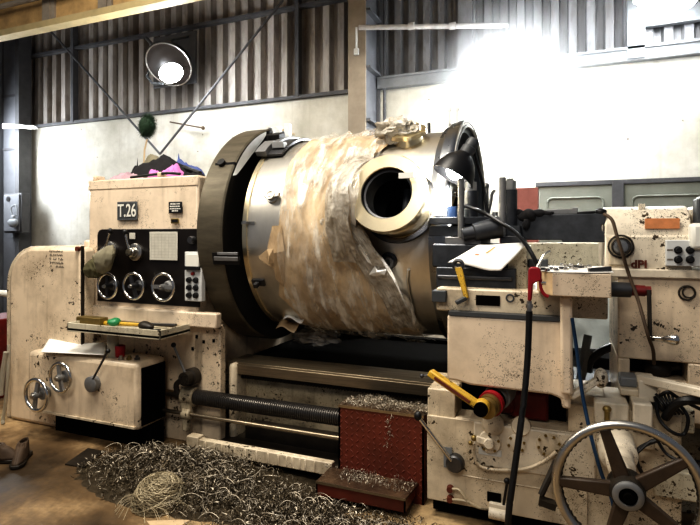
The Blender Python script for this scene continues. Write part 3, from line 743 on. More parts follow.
mb = MB(); mb.cyl((Xp(160, 3.1), 3.1, .245), (sx1, 3.1, .245), .014, seg=14); obj('feed_rod', mb, 'rod', bed)
mb = MB(); mb.cyl((Xp(161, 3.12), 3.15, .36), (sx0, 3.15, .36), .026, seg=18); mb.cyl((Xp(175, 3.12), 3.15, .36), (sx0 + .01, 3.15, .36), .04, seg=20); obj('screw_shaft', mb, 'rod', bed)
mb = MB(); cx = Xp(188, 3.13)
mb.box(cx - .04, cx + .05, 3.09, 3.22, .27, .41); mb.cyl((cx - .05, 3.15, .36), (cx + .06, 3.15, .36), .07); mb.cyl((cx - .02, 3.1, .245), (cx + .05, 3.1, .245), .04)
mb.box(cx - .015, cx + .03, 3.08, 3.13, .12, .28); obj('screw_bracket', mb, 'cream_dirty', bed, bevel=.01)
mb = MB(); c = P(190, 377, 3.12); mb.lathe((c.x, 3.17, c.z), (c.x, 3.05, c.z), [(0, 0), (0, .062), (.5, .062), (.55, .05), (1, .048), (1, 0)], 28)
for k in range(6): a = k * PI / 3; mb.cyl((c.x + .03 * math.cos(a), 3.05, c.z + .03 * math.sin(a)), (c.x + .03 * math.cos(a), 3.04, c.z + .03 * math.sin(a)), .007, seg=8)
lv = obj('clutch_boss', mb, 'oily', bed)
mb = MB(); mb.tube([(c.x, 3.08, c.z + .02), P(173.5, 345, 3.05)], .009, 8); obj('clutch_lever', mb, 'msteel', lv)
mb = MB(); mb.sphere(P(173.5, 345, 3.05), .018); obj('lever_knob', mb, 'black', lv)
mb = MB(); mb.tube(bez([(c.x - .06, 3.1, c.z - .02), (c.x - .10, 3.09, c.z - .06), (c.x - .09, 3.09, c.z - .12)]), .02); obj('linkage', mb, 'oily', bed)
# chip tray lip and dark drip pan
mb = MB(); lx0, lx1 = Xp(190, 3.0), Xp(325, 2.98)
pts = []; zA, zB = .15, .115
mb.box(lx0, lx1 + .05, 2.97, 3.02, .055, .135); mb.box(lx0, lx0 + .10, 2.96, 3.03, .04, .15)
x = lx0 + .15
while x < lx1: mb.box(x, x + .012, 2.962, 2.972, .06, .13); x += random.uniform(.03, .09)
obj('drip_pan_lip', mb, 'cream_worn', bed, bevel=.006)
mb = MB(); mb.box(lx0, lx1 + .05, 3.02, 3.11, .03, .06); mb.box(lx0, lx1 + .3, 3.11, 3.42, .03, .06); mb.box(bx0 + .2, lx1 + .3, 3.28, 3.42, .05, .15); obj('drip_pan', mb, 'oily', bed)

# ================================================================ FACEPLATE
FX = -2.23; FR = .885
fp = thing('faceplate', (FX - .1, AY, AZ), 'huge round dark iron faceplate between headstock and steel vessel', 'faceplate')
mb = MB(); A0, A1 = V((FX - .22, AY, AZ)), V((FX, AY, AZ))
mb.lathe(A0, A1, [(0, 0), (0, FR - .01), (.05, FR), (.95, FR), (1, FR - .01), (1.0, FR - .012)], 128); obj('rim', mb, 'plate_rim', fp)
mb = MB(); mb.lathe(A0, A1, [(1.0, FR - .012), (1, FR - .05), (.98, FR - .06), (.98, .3), (1.0, .28), (1, 0)], 128); obj('face', mb, 'plate_face', fp)
mb = MB(); mb.cyl((FX - .26, AY, AZ), (FX - .2, AY, AZ), .3, seg=48); obj('hub', mb, 'dsteel', fp)
def radial(th, r, x): return V((x, AY - r * math.cos(th), AZ + r * math.sin(th)))
for th in (1.25, 2.7, 4.5):                    # jaws gripping the vessel
    mb = MB(); m = radial(th, .82, FX + .075); n_ = radial(th, .70, FX + .075)
    mb.bar(radial(th, .85, FX + .015), radial(th, .55, FX + .015), .13, .04, up=(1, 0, 0)); mb.bar(radial(th, .85, FX + .08), radial(th, .785, FX + .08), .11, .10, up=(1, 0, 0))
    j = obj('jaw', mb, 'plate_face', fp, bevel=.008)
# rim pockets with jaw screws
for th, mt in ((-.20, 'msteel'), (.62, 'black'), (1.57 + .1, 'wood')):
    mb = MB(); c = radial(th, FR - .004, FX - .11)
    if th < 0:
        c = c + V((.14, 0, 0))
        mb.bar(c - V((.10, 0, 0)), c + V((.10, 0, 0)), .030, .03, up=(c - V((c.x, AY, AZ)))); mb.bar(c - V((.07, .012, -.035)), c + V((.10, -.012, .035)), .012, .02, up=(0, 0, 1))
        o = obj('slot_guide', mb, mt, fp, bevel=.003)
        mb = MB(); mb.bar(c + V((-.115, .0, -.0)), c + V((.10, 0, 0)), .085, .016, up=(c - V((c.x, AY, AZ)))); obj('slot_opening', mb, 'black', fp)
    elif th < 1:
        mb.cyl(c, c + (c - V((c.x, AY, AZ))).normalized() * .03, .03, seg=12); mb.bar(c - V((.06, 0, 0)), c + V((.11, 0, 0)), .02, .02); obj('screw_head', mb, mt, fp)
    else:
        mb.bar(c + V((-.08, 0, .01)), c + V((.11, 0, .01)), .22, .016, up=(0, 0, 1)); tag(obj('wooden_batten', mb, mt), 'short pale wooden slat lying on top of the faceplate rim', 'slat')
# light grey cardboard/foil crescent between rim and vessel
mb = MB()
def arcstrip(th0, th1, r0, r1, x0, x1, jitter=.0):
    def fn(u, v):
        th = th0 + (th1 - th0) * u; w_ = math.sin(PI * min(1, max(0, u))) ** .5
        r = r0 + (r1 - r0) * v * w_ + jitter * noise.noise(V((th * 9, v * 3, 1)))
        return radial(th, r, x0 + (x1 - x0) * v)
    return fn
mb.grid(arcstrip(.50, 1.2, FR - .012, FR - .085, FX + .012, FX + .02), 30, 4)
tag(obj('blue_grey_sheet', mb, 'lgrey'), 'pale crescent of sheet standing inside the upper faceplate edge', 'sheet')
mb = MB(); mb.grid(arcstrip(1.22, 1.42, .90, .80, FX + .02, FX + .06), 10, 3); c = radial(1.5, .90, FX + .05); mb.box(c.x - .02, c.x + .03, AY - .06, AY - .01, AZ + .80, AZ + .93)
tag(obj('white_block', mb, 'lgrey', bevel=.004), 'small pale block standing at the top of the faceplate', 'block')

# ================================================================ STEEL VESSEL
VX0, VX1, VR = -2.12, -.65, .755
vs = thing('steel_vessel', (-1.4, AY, AZ), 'big cylindrical stainless steel vessel held horizontally in the lathe', 'vessel')
L = VX1 - VX0
nc = P(386, 192.5, 2.92); nth = math.atan2(nc.z - AZ, AY - nc.y)
def cut(mb, r):                                      # opens the hole the big nozzle leads into
    d = V((0, -math.cos(nth), math.sin(nth))); o = V((nc.x, AY, AZ)); kill = []
    for f in mb.bm.faces:
        c = f.calc_center_median() - o; k = c.dot(d)
        if k > 0 and (c - d * k).length < r: kill.append(f)
    bmesh.ops.delete(mb.bm, geom=kill, context='FACES'); return mb
mb = MB(); mb.lathe((VX0, AY, AZ), (VX1 - .06, AY, AZ), [(0, VR - .06), (0, VR)] + [(k / 60, VR) for k in range(1, 61)], 240); obj('shell', cut(mb, .15), 'vessel', vs)
mb = MB(); mb.lathe((VX0 + .01, AY, AZ), (VX1 - .1, AY, AZ), [(0, 0)] + [(k / 60, VR - .02) for k in range(0, 61)], 200); obj('shade_liner', cut(mb, .16), 'plate_face', vs)  # dark lining put in so the vessel interior looks shaded
mb = MB(); mb.lathe((VX0 - .02, AY, AZ), (VX0 + .015, AY, AZ), [(0, 0), (0, VR + .012), (1, VR + .012), (1, VR)], 128); obj('end_ring', mb, 'nozzle', vs)
mb = MB(); mb.lathe((VX1 - .13, AY, AZ), (VX1, AY, AZ), [(0, VR), (.0, VR + .03), (.35, VR + .045), (.36, .815), (.7, .815), (.72, .83), (.95, .83), (1, .825), (1, .80), (.97, .795)], 160); obj('end_flange', mb, 'flange', vs)
mb = MB(); mb.torus((VX1 - .002, AY, AZ), (1, 0, 0), .782, .010, 160, 8); mb.torus((VX1 + .001, AY, AZ), (1, 0, 0), .812, .006, 160, 8); obj('flange_lip', mb, 'letter', vs)
mb = MB(); mb.lathe((VX1, AY, AZ), (VX1 - .9, AY, AZ), [(.02, .80), (.03, .74), (.16, .725), (.17, .66), (.19, .66), (.195, .725)], 128); obj('inner_wall', mb, 'inside', vs)
mb = MB(); mb.torus((VX1 - .3, AY, AZ), (1, 0, 0), .69, .03, 96, 10); obj('inner_ring', mb, 'grey', vs)
# big nozzle
nth = .22
def rad_dir(th): return V((0, -math.cos(th), math.sin(th)))
nc = P(386, 192.5, 2.92); nX = nc.x; nth = math.atan2(nc.z - AZ, AY - nc.y); nr = math.hypot(nc.z - AZ, AY - nc.y); d = rad_dir(nth)
base = V((nX, AY, AZ)) + d * (VR - .08); face = V((nX, AY, AZ)) + d * nr
nL = (face - base).length
mb = MB(); mb.lathe(base, face, [(0, .20), (.45, .205), (.78, .212), (.80, .236), (.97, .240), (1, .234), (1, .158), (.985, .154)], 96); noz = obj('nozzle_flange', mb, 'nozzle', vs)
mb = MB(); mb.lathe(base, face, [(.985, .154), (.90, .152), (.89, .140), (.55, .138)], 96); obj('nozzle_bore', mb, 'dsteel', noz)
mb = MB(); mb.lathe(base, face, [(.55, .138), (-.1, .138)], 96); obj('bore_shade', mb, 'void', noz)  # shade inside the bore, painted black beyond the lip
mb = MB(); mb.torus(base + d * .10, d, .225, .02, 64, 8); obj('weld_bead', mb, 'dsteel', noz)
p = P(405, 176, 2.90); mb = MB(); mb.box(p.x - .035, p.x + .055, p.y - .012, p.y + .004, p.z - .014, p.z + .018); obj('tape_tag', mb, 'white', noz)
# small pipe stubs and lugs
def stub(px, py, th_off=0, r=.035, h=.05, x=None, mat='nozzle', name='pipe_boss'):
    # where the sight line meets the shell
    o = V((0, 0, EYE)); u = (px - 350) / F; v = (HZ - py) / F
    dr = V((math.cos(YAW) * u - math.sin(YAW), math.sin(YAW) * u + math.cos(YAW), v)).normalized()
    a = dr.y ** 2 + dr.z ** 2; b = 2 * ((o.y - AY) * dr.y + (o.z - AZ) * dr.z); c = (o.y - AY) ** 2 + (o.z - AZ) ** 2 - VR ** 2
    D = b * b - 4 * a * c
    if D < 0: D = 0
    t = (-b - math.sqrt(D)) / (2 * a); p = o + dr * t; n_ = V((0, p.y - AY, p.z - AZ)).normalized()
    return p, n_
p, n_ = stub(273, 197); mb = MB(); mb.lathe(p - n_ * .02, p + n_ * .05, [(0, .05), (.6, .05), (.62, .036), (1, .036), (1, .022), (.3, .022), (.3, 0)], 24); mb.bar(p + n_ * .035 - V((.05, 0, 0)), p + n_ * .035 + V((.07, 0, 0)), .03, .022, up=n_); obj('pipe_boss', mb, 'steel', vs)
p, n_ = stub(248, 223); mb = MB(); mb.bar(p - V((.05, 0, 0)), p + V((.06, 0, 0)), .02, .02); mb.bar(p + V((.0, 0, 0)) + n_ * .01, p + n_ * .05, .03, .02); obj('clamp_stud', mb, 'steel', vs)
p, n_ = stub(259, 282); mb = MB(); mb.bar(p - V((.05, 0, 0)), p + V((.05, 0, 0)), .05, .03, up=n_); mb.bar(p + n_ * .02, p + n_ * .06, .03, .03); obj('clamp_stud', mb, 'dsteel', vs)
p, n_ = stub(389, 260.5); mb = MB(); mb.lathe(p - n_ * .02, p + n_ * .05, [(0, .055), (.5, .055), (.6, .042), (1, .042), (1, .026), (.2, .026), (.2, 0)], 28); obj('pipe_boss', mb, 'dsteel', vs)
# raised seam strap low right of nozzle
mb = MB()
pts = [stub(x, y) for x, y in ((409, 269), (408, 280), (410, 292), (413, 304), (415, 313))]
mb.tube([p + n_ * .012 for p, n_ in pts], .010, 8); obj('seam_strip', mb, 'steel', vs)
# top nozzle (manhole lid) and lifting ears
tc = V((-1.02, AY - .38, AZ + .645)); td = V((0, -.5, .86)).normalized()
mb = MB(); mb.lathe(tc - td * .04, tc + td * .11, [(0, .12), (.35, .10), (.6, .09), (.62, .135), (.8, .135), (.82, .10), (1, .09), (1, 0)], 40); obj('top_nozzle', mb, 'nozzle', vs)
mb = MB(); q0 = P(429.5, 140, 3.9); mb.tube([q0 - V((0, 0, .1)), P(429, 123, 3.9)], .012); obj('top_stud', mb, 'dsteel', vs)
mb = MB(); 
for px in (449.5, 457):
    a, b = P(px, 133, 3.97), P(px, 109, 3.97); mb.bar(a, b, .026, .02, up=(0, 1, 0)); mb.cyl(b - V((0, .012, 0)), b + V((0, .012, 0)), .02, seg=14)
mb.bar(P(449, 125, 3.97), P(458, 125, 3.97), .02, .02)
obj('lifting_ear', mb, 'lgrey', vs, bevel=.003)
# grey clamp bracket over the vessel's left rim
cb = thing('clamp_bracket', radial(1.2, VR + .04, VX0 + .05), 'grey curved steel clamp seated over the upper left rim of the vessel', 'clamp')
mb = MB()
def arcbox(mb, th0, th1, r0, r1, x0, x1, seg=18):
    R = []
    for k in range(seg + 1):
        th = th0 + (th1 - th0) * k / seg; R.append([mb.bm.verts.new(radial(th, r, x)) for r, x in ((r0, x0), (r1, x0), (r1, x1), (r0, x1))])
    for a, b in zip(R, R[1:]):
        for j in range(4): mb.bm.faces.new([a[j], a[(j + 1) % 4], b[(j + 1) % 4], b[j]])
    mb.bm.faces.new(R[0]); mb.bm.faces.new(R[-1][::-1]); return mb
arcbox(mb, .86, 1.75, VR + .012, VR + .035, VX0 - .03, VX0 + .16); obj('strap', mb, 'dsteel', cb, bevel=.003)
mb = MB(); arcbox(mb, .84, 1.06, VR + .03, VR + .075, VX0 - .05, VX0 + .04, 8); arcbox(mb, 1.02, 1.55, VR + .03, VR + .055, VX0 + .0, VX0 + .05); obj('clamp_block', mb, 'msteel', cb, bevel=.004)
mb = MB(); q = radial(1.0, VR + .05, VX0 + .05); mb.box(q.x, q.x + .10, q.y - .04, q.y + .02, q.z - .03, q.z + .02); obj('foot', mb, 'msteel', cb, bevel=.004)

# ---- kraft paper wrapped round the vessel
def edgeL(th): return -1.84 + .05 * noise.noise(V((th * 2.2, 3, 0))) + (-.17 * max(0, 1 - abs(th + .22) / .16)) + (-.10 * max(0, 1 - abs(th + .62) / .25)) + .10 * max(0, (th - .8))*.0
def edgeR(th):
    x = -1.28 + .18 * max(0, min(1, (th - .4) / .8)) + .34 * max(0, min(1, (-th - .05) / .6))
    return x + .13 * max(0, 1 - abs(th - nth) / .5) + .035 * noise.noise(V((th * 5, 8, 0)))
def bulge(x, th):                                    # wrap is pulled out over the nozzle's left side
    a = max(0, 1 - abs(th - nth + .03) / .55); b = max(0, min(1, (x + 1.60) / .40))
    return .335 * (a * a * (3 - 2 * a)) * (b * b * (3 - 2 * b))
def kr(u, v):
    th = -1.75 + u * 5.0; x0, x1 = edgeL(th), edgeR(th); x = x0 + (x1 - x0) * v
    r = VR + .014 + .013 * abs(noise.noise(V((x * 5, th * 3, 2)))) + .006 * noise.noise(V((x * 16, th * 7, 2))) + bulge(x, th) * .86
    return radial(th, r, x)
mb = MB(); mb.grid(kr, 260, 60)
tag(obj('kraft_paper', mb, 'kraft'), 'brown kraft paper wrapped around the middle of the vessel, torn at its left edge', 'paper')
def fl(u, v):
    th = -1.5 + u * 4.6; x0 = max(edgeL(th), -1.84) + .01 + .02 * noise.noise(V((th * 8, 1, 4))); x1 = edgeR(th) + .05 + .03 * noise.noise(V((th * 9, 5, 4)))
    x = x0 + (x1 - x0) * v
    k = noise.noise(V((x * 11, th * 2.2, 7)))
    ridge = .034 * (1 - abs(noise.noise(V((x * 7 + .8 * th, th * 1.3, 9))))) ** 5
    r = VR + .030 + .014 * abs(k) + ridge + .007 * noise.noise(V((x * 30, th * 9, 4))) + bulge(x, th) + .02 * max(0, v - .85) * 4 * abs(noise.noise(V((th * 7, 2, 2))))
    return radial(th, r, x)
mb = MB(); mb.grid(fl, 300, 80)
tag(obj('stretch_film', mb, 'film'), 'clear wrinkled stretch film wound over the brown paper on the vessel', 'plastic film')
# twisted film rope descending left and below the nozzle
def onv(px, py, lift):
    p, n_ = stub(px, py); return p + n_ * lift
def drape(u, v):
    th = -.22 + 1.05 * u; x = -1.40 + (.215 + .02 * noise.noise(V((th * 9, 3, 3)))) * v
    r = VR + .05 + bulge(x, th) * .93 + .03 * noise.noise(V((x * 9, th * 5, 3))) + .022 * abs(noise.noise(V((x * 24, th * 7, 6))))
    return radial(th, r, x)
mb = MB(); mb.grid(drape, 90, 34)
tag(obj('film_drape', mb, 'film_w'), 'whitish bunched sheet of film standing up along the left of the big nozzle', 'plastic film')
mb = MB(); random.seed(11)
for j in range(9):
    pts = bez([onv(351 + j * 1, 196, .20), onv(351 + j * 1.0, 218, .21 - j * .01), onv(357 + j * 2.6, 241, .16), onv(368 + j * 2.6, 262, .09), onv(380 + j * 2.4, 283, .06), onv(392 + j * 2, 306, .04), onv(398 + j * 2.5, 322, .03)], 8)
    pts = [p + V((.012 * noise.noise(p * 9 + V((j, 0, 0))), 0, .012 * noise.noise(p * 11 + V((0, j, 0))))) for p in pts]
    mb.tube(pts, .018, 7, taper=lambda s: .6 + .6 * abs(math.sin(s * 9)))
tag(obj('film_rope', mb, 'film_w'), 'twisted rope of film running down beside the big nozzle', 'plastic film')
def scrap(name, pts, lift, mat, label, cat='paper', fold=.02):
    mb = MB(); P3 = [onv(x, y, lift + fold * random.random()) for x, y in pts]
    c = sum(P3, V()) / len(P3) ; cv = mb.bm.verts.new(c + V((0, -.02, 0))); vs_ = [mb.bm.verts.new(p) for p in P3]
    for k in range(len(vs_)): mb.bm.faces.new([cv, vs_[k], vs_[(k + 1) % len(vs_)]])
    o = obj(name, mb, mat, smooth=False); o.modifiers.new('s', 'SOLIDIFY').thickness = .003; return tag(o, label, cat)
scrap('white_paper_scrap', [(375, 268), (381, 261), (384, 264), (392, 264), (390, 268), (380, 269)], .10, 'white', 'small white torn scrap sticking out under the big nozzle', fold=.03)
scrap('white_paper_scrap', [(363, 230), (366, 243), (376, 256), (380, 258), (372, 246), (365, 232)], .15, 'white', 'narrow white torn paper edge along the lower left of the nozzle', fold=.01)
scrap('brown_paper_scrap', [(274, 226), (284, 226), (287, 250), (285, 284), (278, 276), (275, 252), (270, 247)], .02, 'kraft', 'brown torn strip of paper at the left edge of the wrap')
scrap('pale_paper_scrap', [(271, 248), (276, 248), (276.5, 261), (272, 262)], .035, 'wood', 'pale torn tab on the brown strip, left of the wrap')
# film wad over the paper beside the nozzle, and over the top nozzle
def wad(name, c, r, sc, label, seed, mat='film_w'):
    mb = MB(); g = bmesh.ops.create_icosphere(mb.bm, subdivisions=4, radius=1)
    for v in g['verts']:
        n0 = v.co.normalized(); k = 1 + .38 * noise.noise(n0 * 2.2 + V((seed, 0, 0))) - .30 * abs(noise.noise(n0 * 5 + V((seed, 3, 0)))); v.co = V((n0.x * sc[0], n0.y * sc[1], n0.z * sc[2])) * r * k + c
    return tag(obj(name, mb, mat), label, 'plastic film')
wad('film_wad', onv(338, 221, .06), .085, (1.1, .5, 1.0), 'crumpled wad of clear film left of the big nozzle', 3)
wad('film_wad', tc + V((-.07, -.05, .07)), .12, (1.3, 1.0, .8), 'crumpled clear film tied over the small top nozzle of the vessel', 8)
mb = MB(); q = tc + V((-.1, 0, .03)); mb.box(q.x - .12, q.x + .1, AY + .05, AY + .25, AZ + VR - .02, AZ + VR + .07); tag(obj('red_pad', mb, 'red', bevel=.02), 'red pad showing just behind the top of the vessel', 'pad')
# film and scraps hanging under the vessel, down into the bed
c = P(316, 337, 3.9); wad('film_wad', c, .17, (1.2, .8, .4), 'pale crumpled film fallen below the vessel onto the bed', 14)
for k, (px, py, mt, lb) in enumerate(((296, 316, 'white', 'white paper scrap under the vessel, nearest the faceplate'), (289, 325, 'kraft', 'curled brown paper scrap above the fallen film'))):
    c = P(px, py, 3.55); mb = MB(); mb.grid(lambda u, v: c + V(((u - .5) * .16, (v - .5) * .12, .02 * math.sin(u * 5 + v * 2) + (v - .5) * .05)), 8, 5)
    o = obj('torn_scrap', mb, mt); o.modifiers.new('s', 'SOLIDIFY').thickness = .003; tag(o, lb, 'paper')

# ================================================================ CARRIAGE
cg = thing('lathe_carriage', (-.1, 3.2, .1), 'cream lathe carriage with apron, saddle and big hand wheel right of the vessel', 'carriage')
ay = 2.85; ax0 = Xp(427.5, ay); ax1 = .50; az0 = .10; az1 = .705
mb = MB()                                            # apron body with an open window, built round it
wx0, wx1 = Xp(455, ay), Xp(568, ay); wz1 = .74; wz0 = .565
mb.box(ax0, wx0, ay, 3.08, az0, az1); mb.box(wx0, ax1, ay, 3.08, az0, wz0); mb.box(wx1, ax1, ay, 3.08, wz0, az1)
mb.box(ax0, ax1, 3.02, 3.08, .42, .74)
obj('apron', mb, 'cream_worn', cg, bevel=.006)
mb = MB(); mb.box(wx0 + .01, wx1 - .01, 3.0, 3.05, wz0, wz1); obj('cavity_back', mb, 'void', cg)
mb = MB(); c = P(531, 402, 2.98); mb.box(c.x - .11, c.x + .09, 2.93, 3.0, wz0 + .005, wz1 - .02); mb.cyl((c.x - .16, 2.96, .645), (c.x - .08, 2.96, .645), .06); obj('red_gear_cover', mb, 'redoil', cg, bevel=.02)
mb = MB(); mb.box(ax0, .1, ay - .012, ay + .01, az0 + .0, az0 + .46); mb.box(Xp(462, ay), Xp(548, ay), ay - .016, ay + .01, .258, .266); obj('apron_plate', mb, 'cream_worn', cg, bevel=.004)
mb = MB(); mb.box(Xp(474, ay), Xp(596, ay), ay - .018, ay, .33, .56); obj('gear_cover_plate', mb, 'cream_pale', cg, bevel=.02)
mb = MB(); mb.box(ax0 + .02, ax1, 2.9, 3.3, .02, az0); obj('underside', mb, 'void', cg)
# apron details
def disc(px, py, r, d, name, mat, Y=ay - .016, parent=cg, bolts=0, inner=0):
    c = P(px, py, Y); mb = MB(); mb.lathe((c.x, Y + .005, c.z), (c.x, Y - d, c.z), [(0, 0), (0, r), (.8, r), (1, r * .94), (1, 0)], 36); o = obj(name, mb, mat, parent)
    for k in range(bolts):
        a = 2 * PI * k / bolts + .3; mb = MB(); mb.cyl((c.x + r * .82 * math.cos(a), Y - d + .002, c.z + r * .82 * math.sin(a)), (c.x + r * .82 * math.cos(a), Y - d - .007, c.z + r * .82 * math.sin(a)), .007, seg=8); obj('bolt', mb, 'brass', o)
    return o, c
disc(516.5, 443.5, .048, .006, 'round_cover', 'cream_pale', bolts=6); disc(549, 445, .062, .006, 'round_cover', 'cream_worn', bolts=8)
o, c = disc(490, 441, .058, .02, 'selector_disc', 'cream_pale', bolts=5)
mb = MB(); mb.bar((c.x, c.y - .032, c.z), P(476, 438.5, ay - .05), .034, .018, up=(0, 1, 0)); mb.cyl((c.x, c.y - .02, c.z), (c.x, c.y - .05, c.z), .026); obj('selector_handle', mb, 'cream_pale', o, bevel=.004)
mb = MB(); mb.sphere(P(474, 438, ay - .05), .016); mb.sphere(P(470.5, 443, ay - .04), .012); obj('handle_knob', mb, 'brass', o)
c = P(490, 452, ay - .018); mb = MB(); mb.box(c.x - .058, c.x + .058, c.y - .004, c.y, c.z - .017, c.z + .017); obj('instruction_plate', mb, 'lgrey', cg)
mb = MB(); mb.tube(bez([P(473.5, 444, ay - .03), P(474, 456, ay - .03), P(482, 467, ay - .03), P(500, 470, ay - .03), P(525, 469, ay - .035), P(543, 462, ay - .035), P(556, 452, ay - .04)]), .009, 8); obj('oil_pipe', mb, 'cream_worn', cg)
mb = MB(); mb.lathe(P(493, 424, ay - .0), P(493, 424, ay - .03), [(0, 0), (0, .06), (.8, .055), (1, .045), (1, 0)], 30); mb.lathe(P(521, 426, ay), P(521, 426, ay - .02), [(0, 0), (0, .05), (1, .045), (1, 0)], 30); obj('shaft_boss', mb, 'cream_worn', cg)
c = P(452, 459, ay - .016); mb = MB(); mb.box(c.x - .045, c.x + .0, c.y - .004, c.y, c.z - .05, c.z + .06); obj('backing_plate', mb, 'grey', cg)
mb = MB(); c = P(456, 461, ay); mb.lathe((c.x, ay, c.z), (c.x, ay - .055, c.z), [(0, 0), (0, .048), (.1, .05), (.85, .046), (1, .038), (1, 0)], 32); o = obj('feed_lever', mb, 'dsteel', cg)
mb = MB(); mb.tube([(c.x - .015, ay - .05, c.z + .02), P(419, 418, ay - .09)], .011, 10); obj('lever_rod', mb, 'chrome', o)
mb = MB(); mb.sphere(P(418, 416, ay - .09), .021, (1, 1, 1.2)); obj('lever_knob', mb, 'black', o)
for py in (487, 497):
    mb = MB(); c = P(451, py, ay); mb.lathe((c.x, ay - .01, c.z), (c.x, ay - .04, c.z), [(0, 0), (0, .02), (1, .016), (1, 0)], 16); o = obj('pipe_union', mb, 'rust', cg)
    mb = MB(); mb.tube(bez([(c.x, ay - .03, c.z), P(459, py + 3, ay - .04), P(468, 502, ay - .04), P(480, 508, ay - .03), P(490, 509, ay - .03)]), .007, 8); obj('oil_line', mb, 'cream_dirty', cg)
c0, c1 = P(489, 512, ay - .035), P(507, 516, ay - .035); mb = MB(); mb.cyl(c0, c1, .030); mb.box(c0.x, c1.x, ay - .04, ay, c0.z - .01, c0.z + .05); obj('oil_pump', mb, 'cream_pale', cg, bevel=.003)
mb = MB(); mb.tube([P(503.5, 505, ay - .03), P(507, 483, ay - .05)], .007, 8); mb.sphere(P(507, 481, ay - .05), .016); obj('small_lever', mb, 'black', cg)
mb = MB(); c = P(497, 497, ay - .014); mb.box(c.x - .05, c.x + .02, c.y - .003, c.y + .01, c.z - .03, c.z + .02); obj('worn_slot', mb, 'void', cg)
# saddle front box (upper)
uy = 2.75; ux0, ux1 = Xp(447, uy), Xp(571, uy); uz0, uz1 = .778, Zp(500, 318, uy)
mb = MB(); mb.prism([(ux0, uy, uz0 + .01), (ux0, uy, uz1), (ux1, uy, uz1), (ux1, uy, uz0 - .07), (ux1 - .04, uy, uz0 - .07), (ux1 - .045, uy, uz0 - .025), (ux1 - .09, uy, uz0 - .01), (ux0 + .12, uy, uz0 - .005), (ux0 + .05, uy, uz0 + .01)], (0, .45, 0)); obj('saddle_cover', mb, 'cream_clean', cg, bevel=.012)
mb = MB(); px_, pz_ = Xp(567, uy - .03), 0; c0, c1 = P(566, 296, uy - .03), P(567, 394, uy - .03); mb.bar(c0, c1, .055, .05, up=(0, 1, 0)); obj('upright_guard', mb, 'cream_clean', cg, bevel=.014)
mb = MB()
sy = 2.80; s0, s1 = P(437, 288, sy), P(606, 314, sy)
mb.box(Xp(436, sy), Xp(608, sy), sy, 3.10, Zp(500, 314, sy), Zp(500, 290, sy)); mb.box(-.62, Xp(608, sy), 3.05, 3.6, Zp(500, 314, sy), Zp(500, 290, sy)); obj('cross_slide_base', mb, 'cream_worn', cg, bevel=.01)
mb = MB(); mb.box(Xp(449, 2.76), Xp(566, 2.76), 2.745, 3.0, uz1, uz1 + .02); obj('way_wiper', mb, 'dgrey', cg)
mb = MB(); a, b = P(476, 295, sy), P(500, 306, sy); mb.box(a.x, b.x, sy - .004, sy + .01, b.z, a.z); obj('pocket', mb, 'void', cg)
mb = MB(); a = P(433, 290, sy), P(447, 302, sy); mb.box(a[0].x, a[1].x, sy - .03, sy + .1, a[1].z, a[0].z); obj('slide_wiper', mb, 'dgrey', cg, bevel=.004)
mb = MB(); c = P(510, 298, sy); mb.torus((c.x, sy - .002, c.z), (0, 1, 0), .018, .004, 24, 6); obj('screw_ring', mb, 'dgrey', cg)
# shaft with red band and yellow lever
y0 = 2.98; c = P(502, 397, 2.90); e = P(486, 409, 2.66)
mb = MB(); mb.lathe(V((c.x + .01, 2.98, c.z + .03)), e, [(0, 0), (0, .068), (.45, .068), (.47, .06), (.60, .06)], 32); sh = obj('cross_feed_shaft', mb, 'grey', cg)
mb = MB(); mb.lathe(V((c.x + .01, 2.98, c.z + .03)), e, [(.70, .06), (.70, .064), (.80, .064), (.80, .05)], 32); obj('red_band', mb, 'red', sh)
mb = MB(); mb.lathe(V((c.x + .01, 2.98, c.z + .03)), e, [(.80, .055), (.9, .055), (.9, .05), (1.02, .05), (1.02, 0)], 32); obj('shaft_nut', mb, 'brass', sh)
e2 = P(481, 409, 2.60)
t = thing('yellow_spanner_bar', e2, 'chipped yellow ratchet bar slanting down to the cross feed shaft', 'spanner')
mb = MB(); tip = P(430, 372, 2.66); mb.bar(tip, e2 + V((0, .02, 0)), .034, .055, up=(0, 1, 0)); mb.cyl(e2 + V((0, .06, 0)), e2, .038, seg=28); obj('bar', mb, 'yellow', t, bevel=.006)
mb = MB(); mb.cyl(e2, e2 - V((0, .02, 0)), .034, seg=28); mb.cyl(e2 - V((0, .02, 0)), e2 - V((0, .024, 0)), .024, seg=20); obj('end_cap', mb, 'void', t)
mb = MB(); q0, q1 = tip.lerp(e2, .12), tip.lerp(e2, .8); mb.bar(q0 + V((0, -.028, 0)), q1 + V((0, -.016, 0)), .012, .012); obj('groove', mb, 'rust', t)
mb = MB(); mb.sphere(P(422, 376, 2.66), .012); mb.tube([P(422, 376, 2.66), P(434, 374, 2.67)], .005); obj('catch_pin', mb, 'dsteel', t)

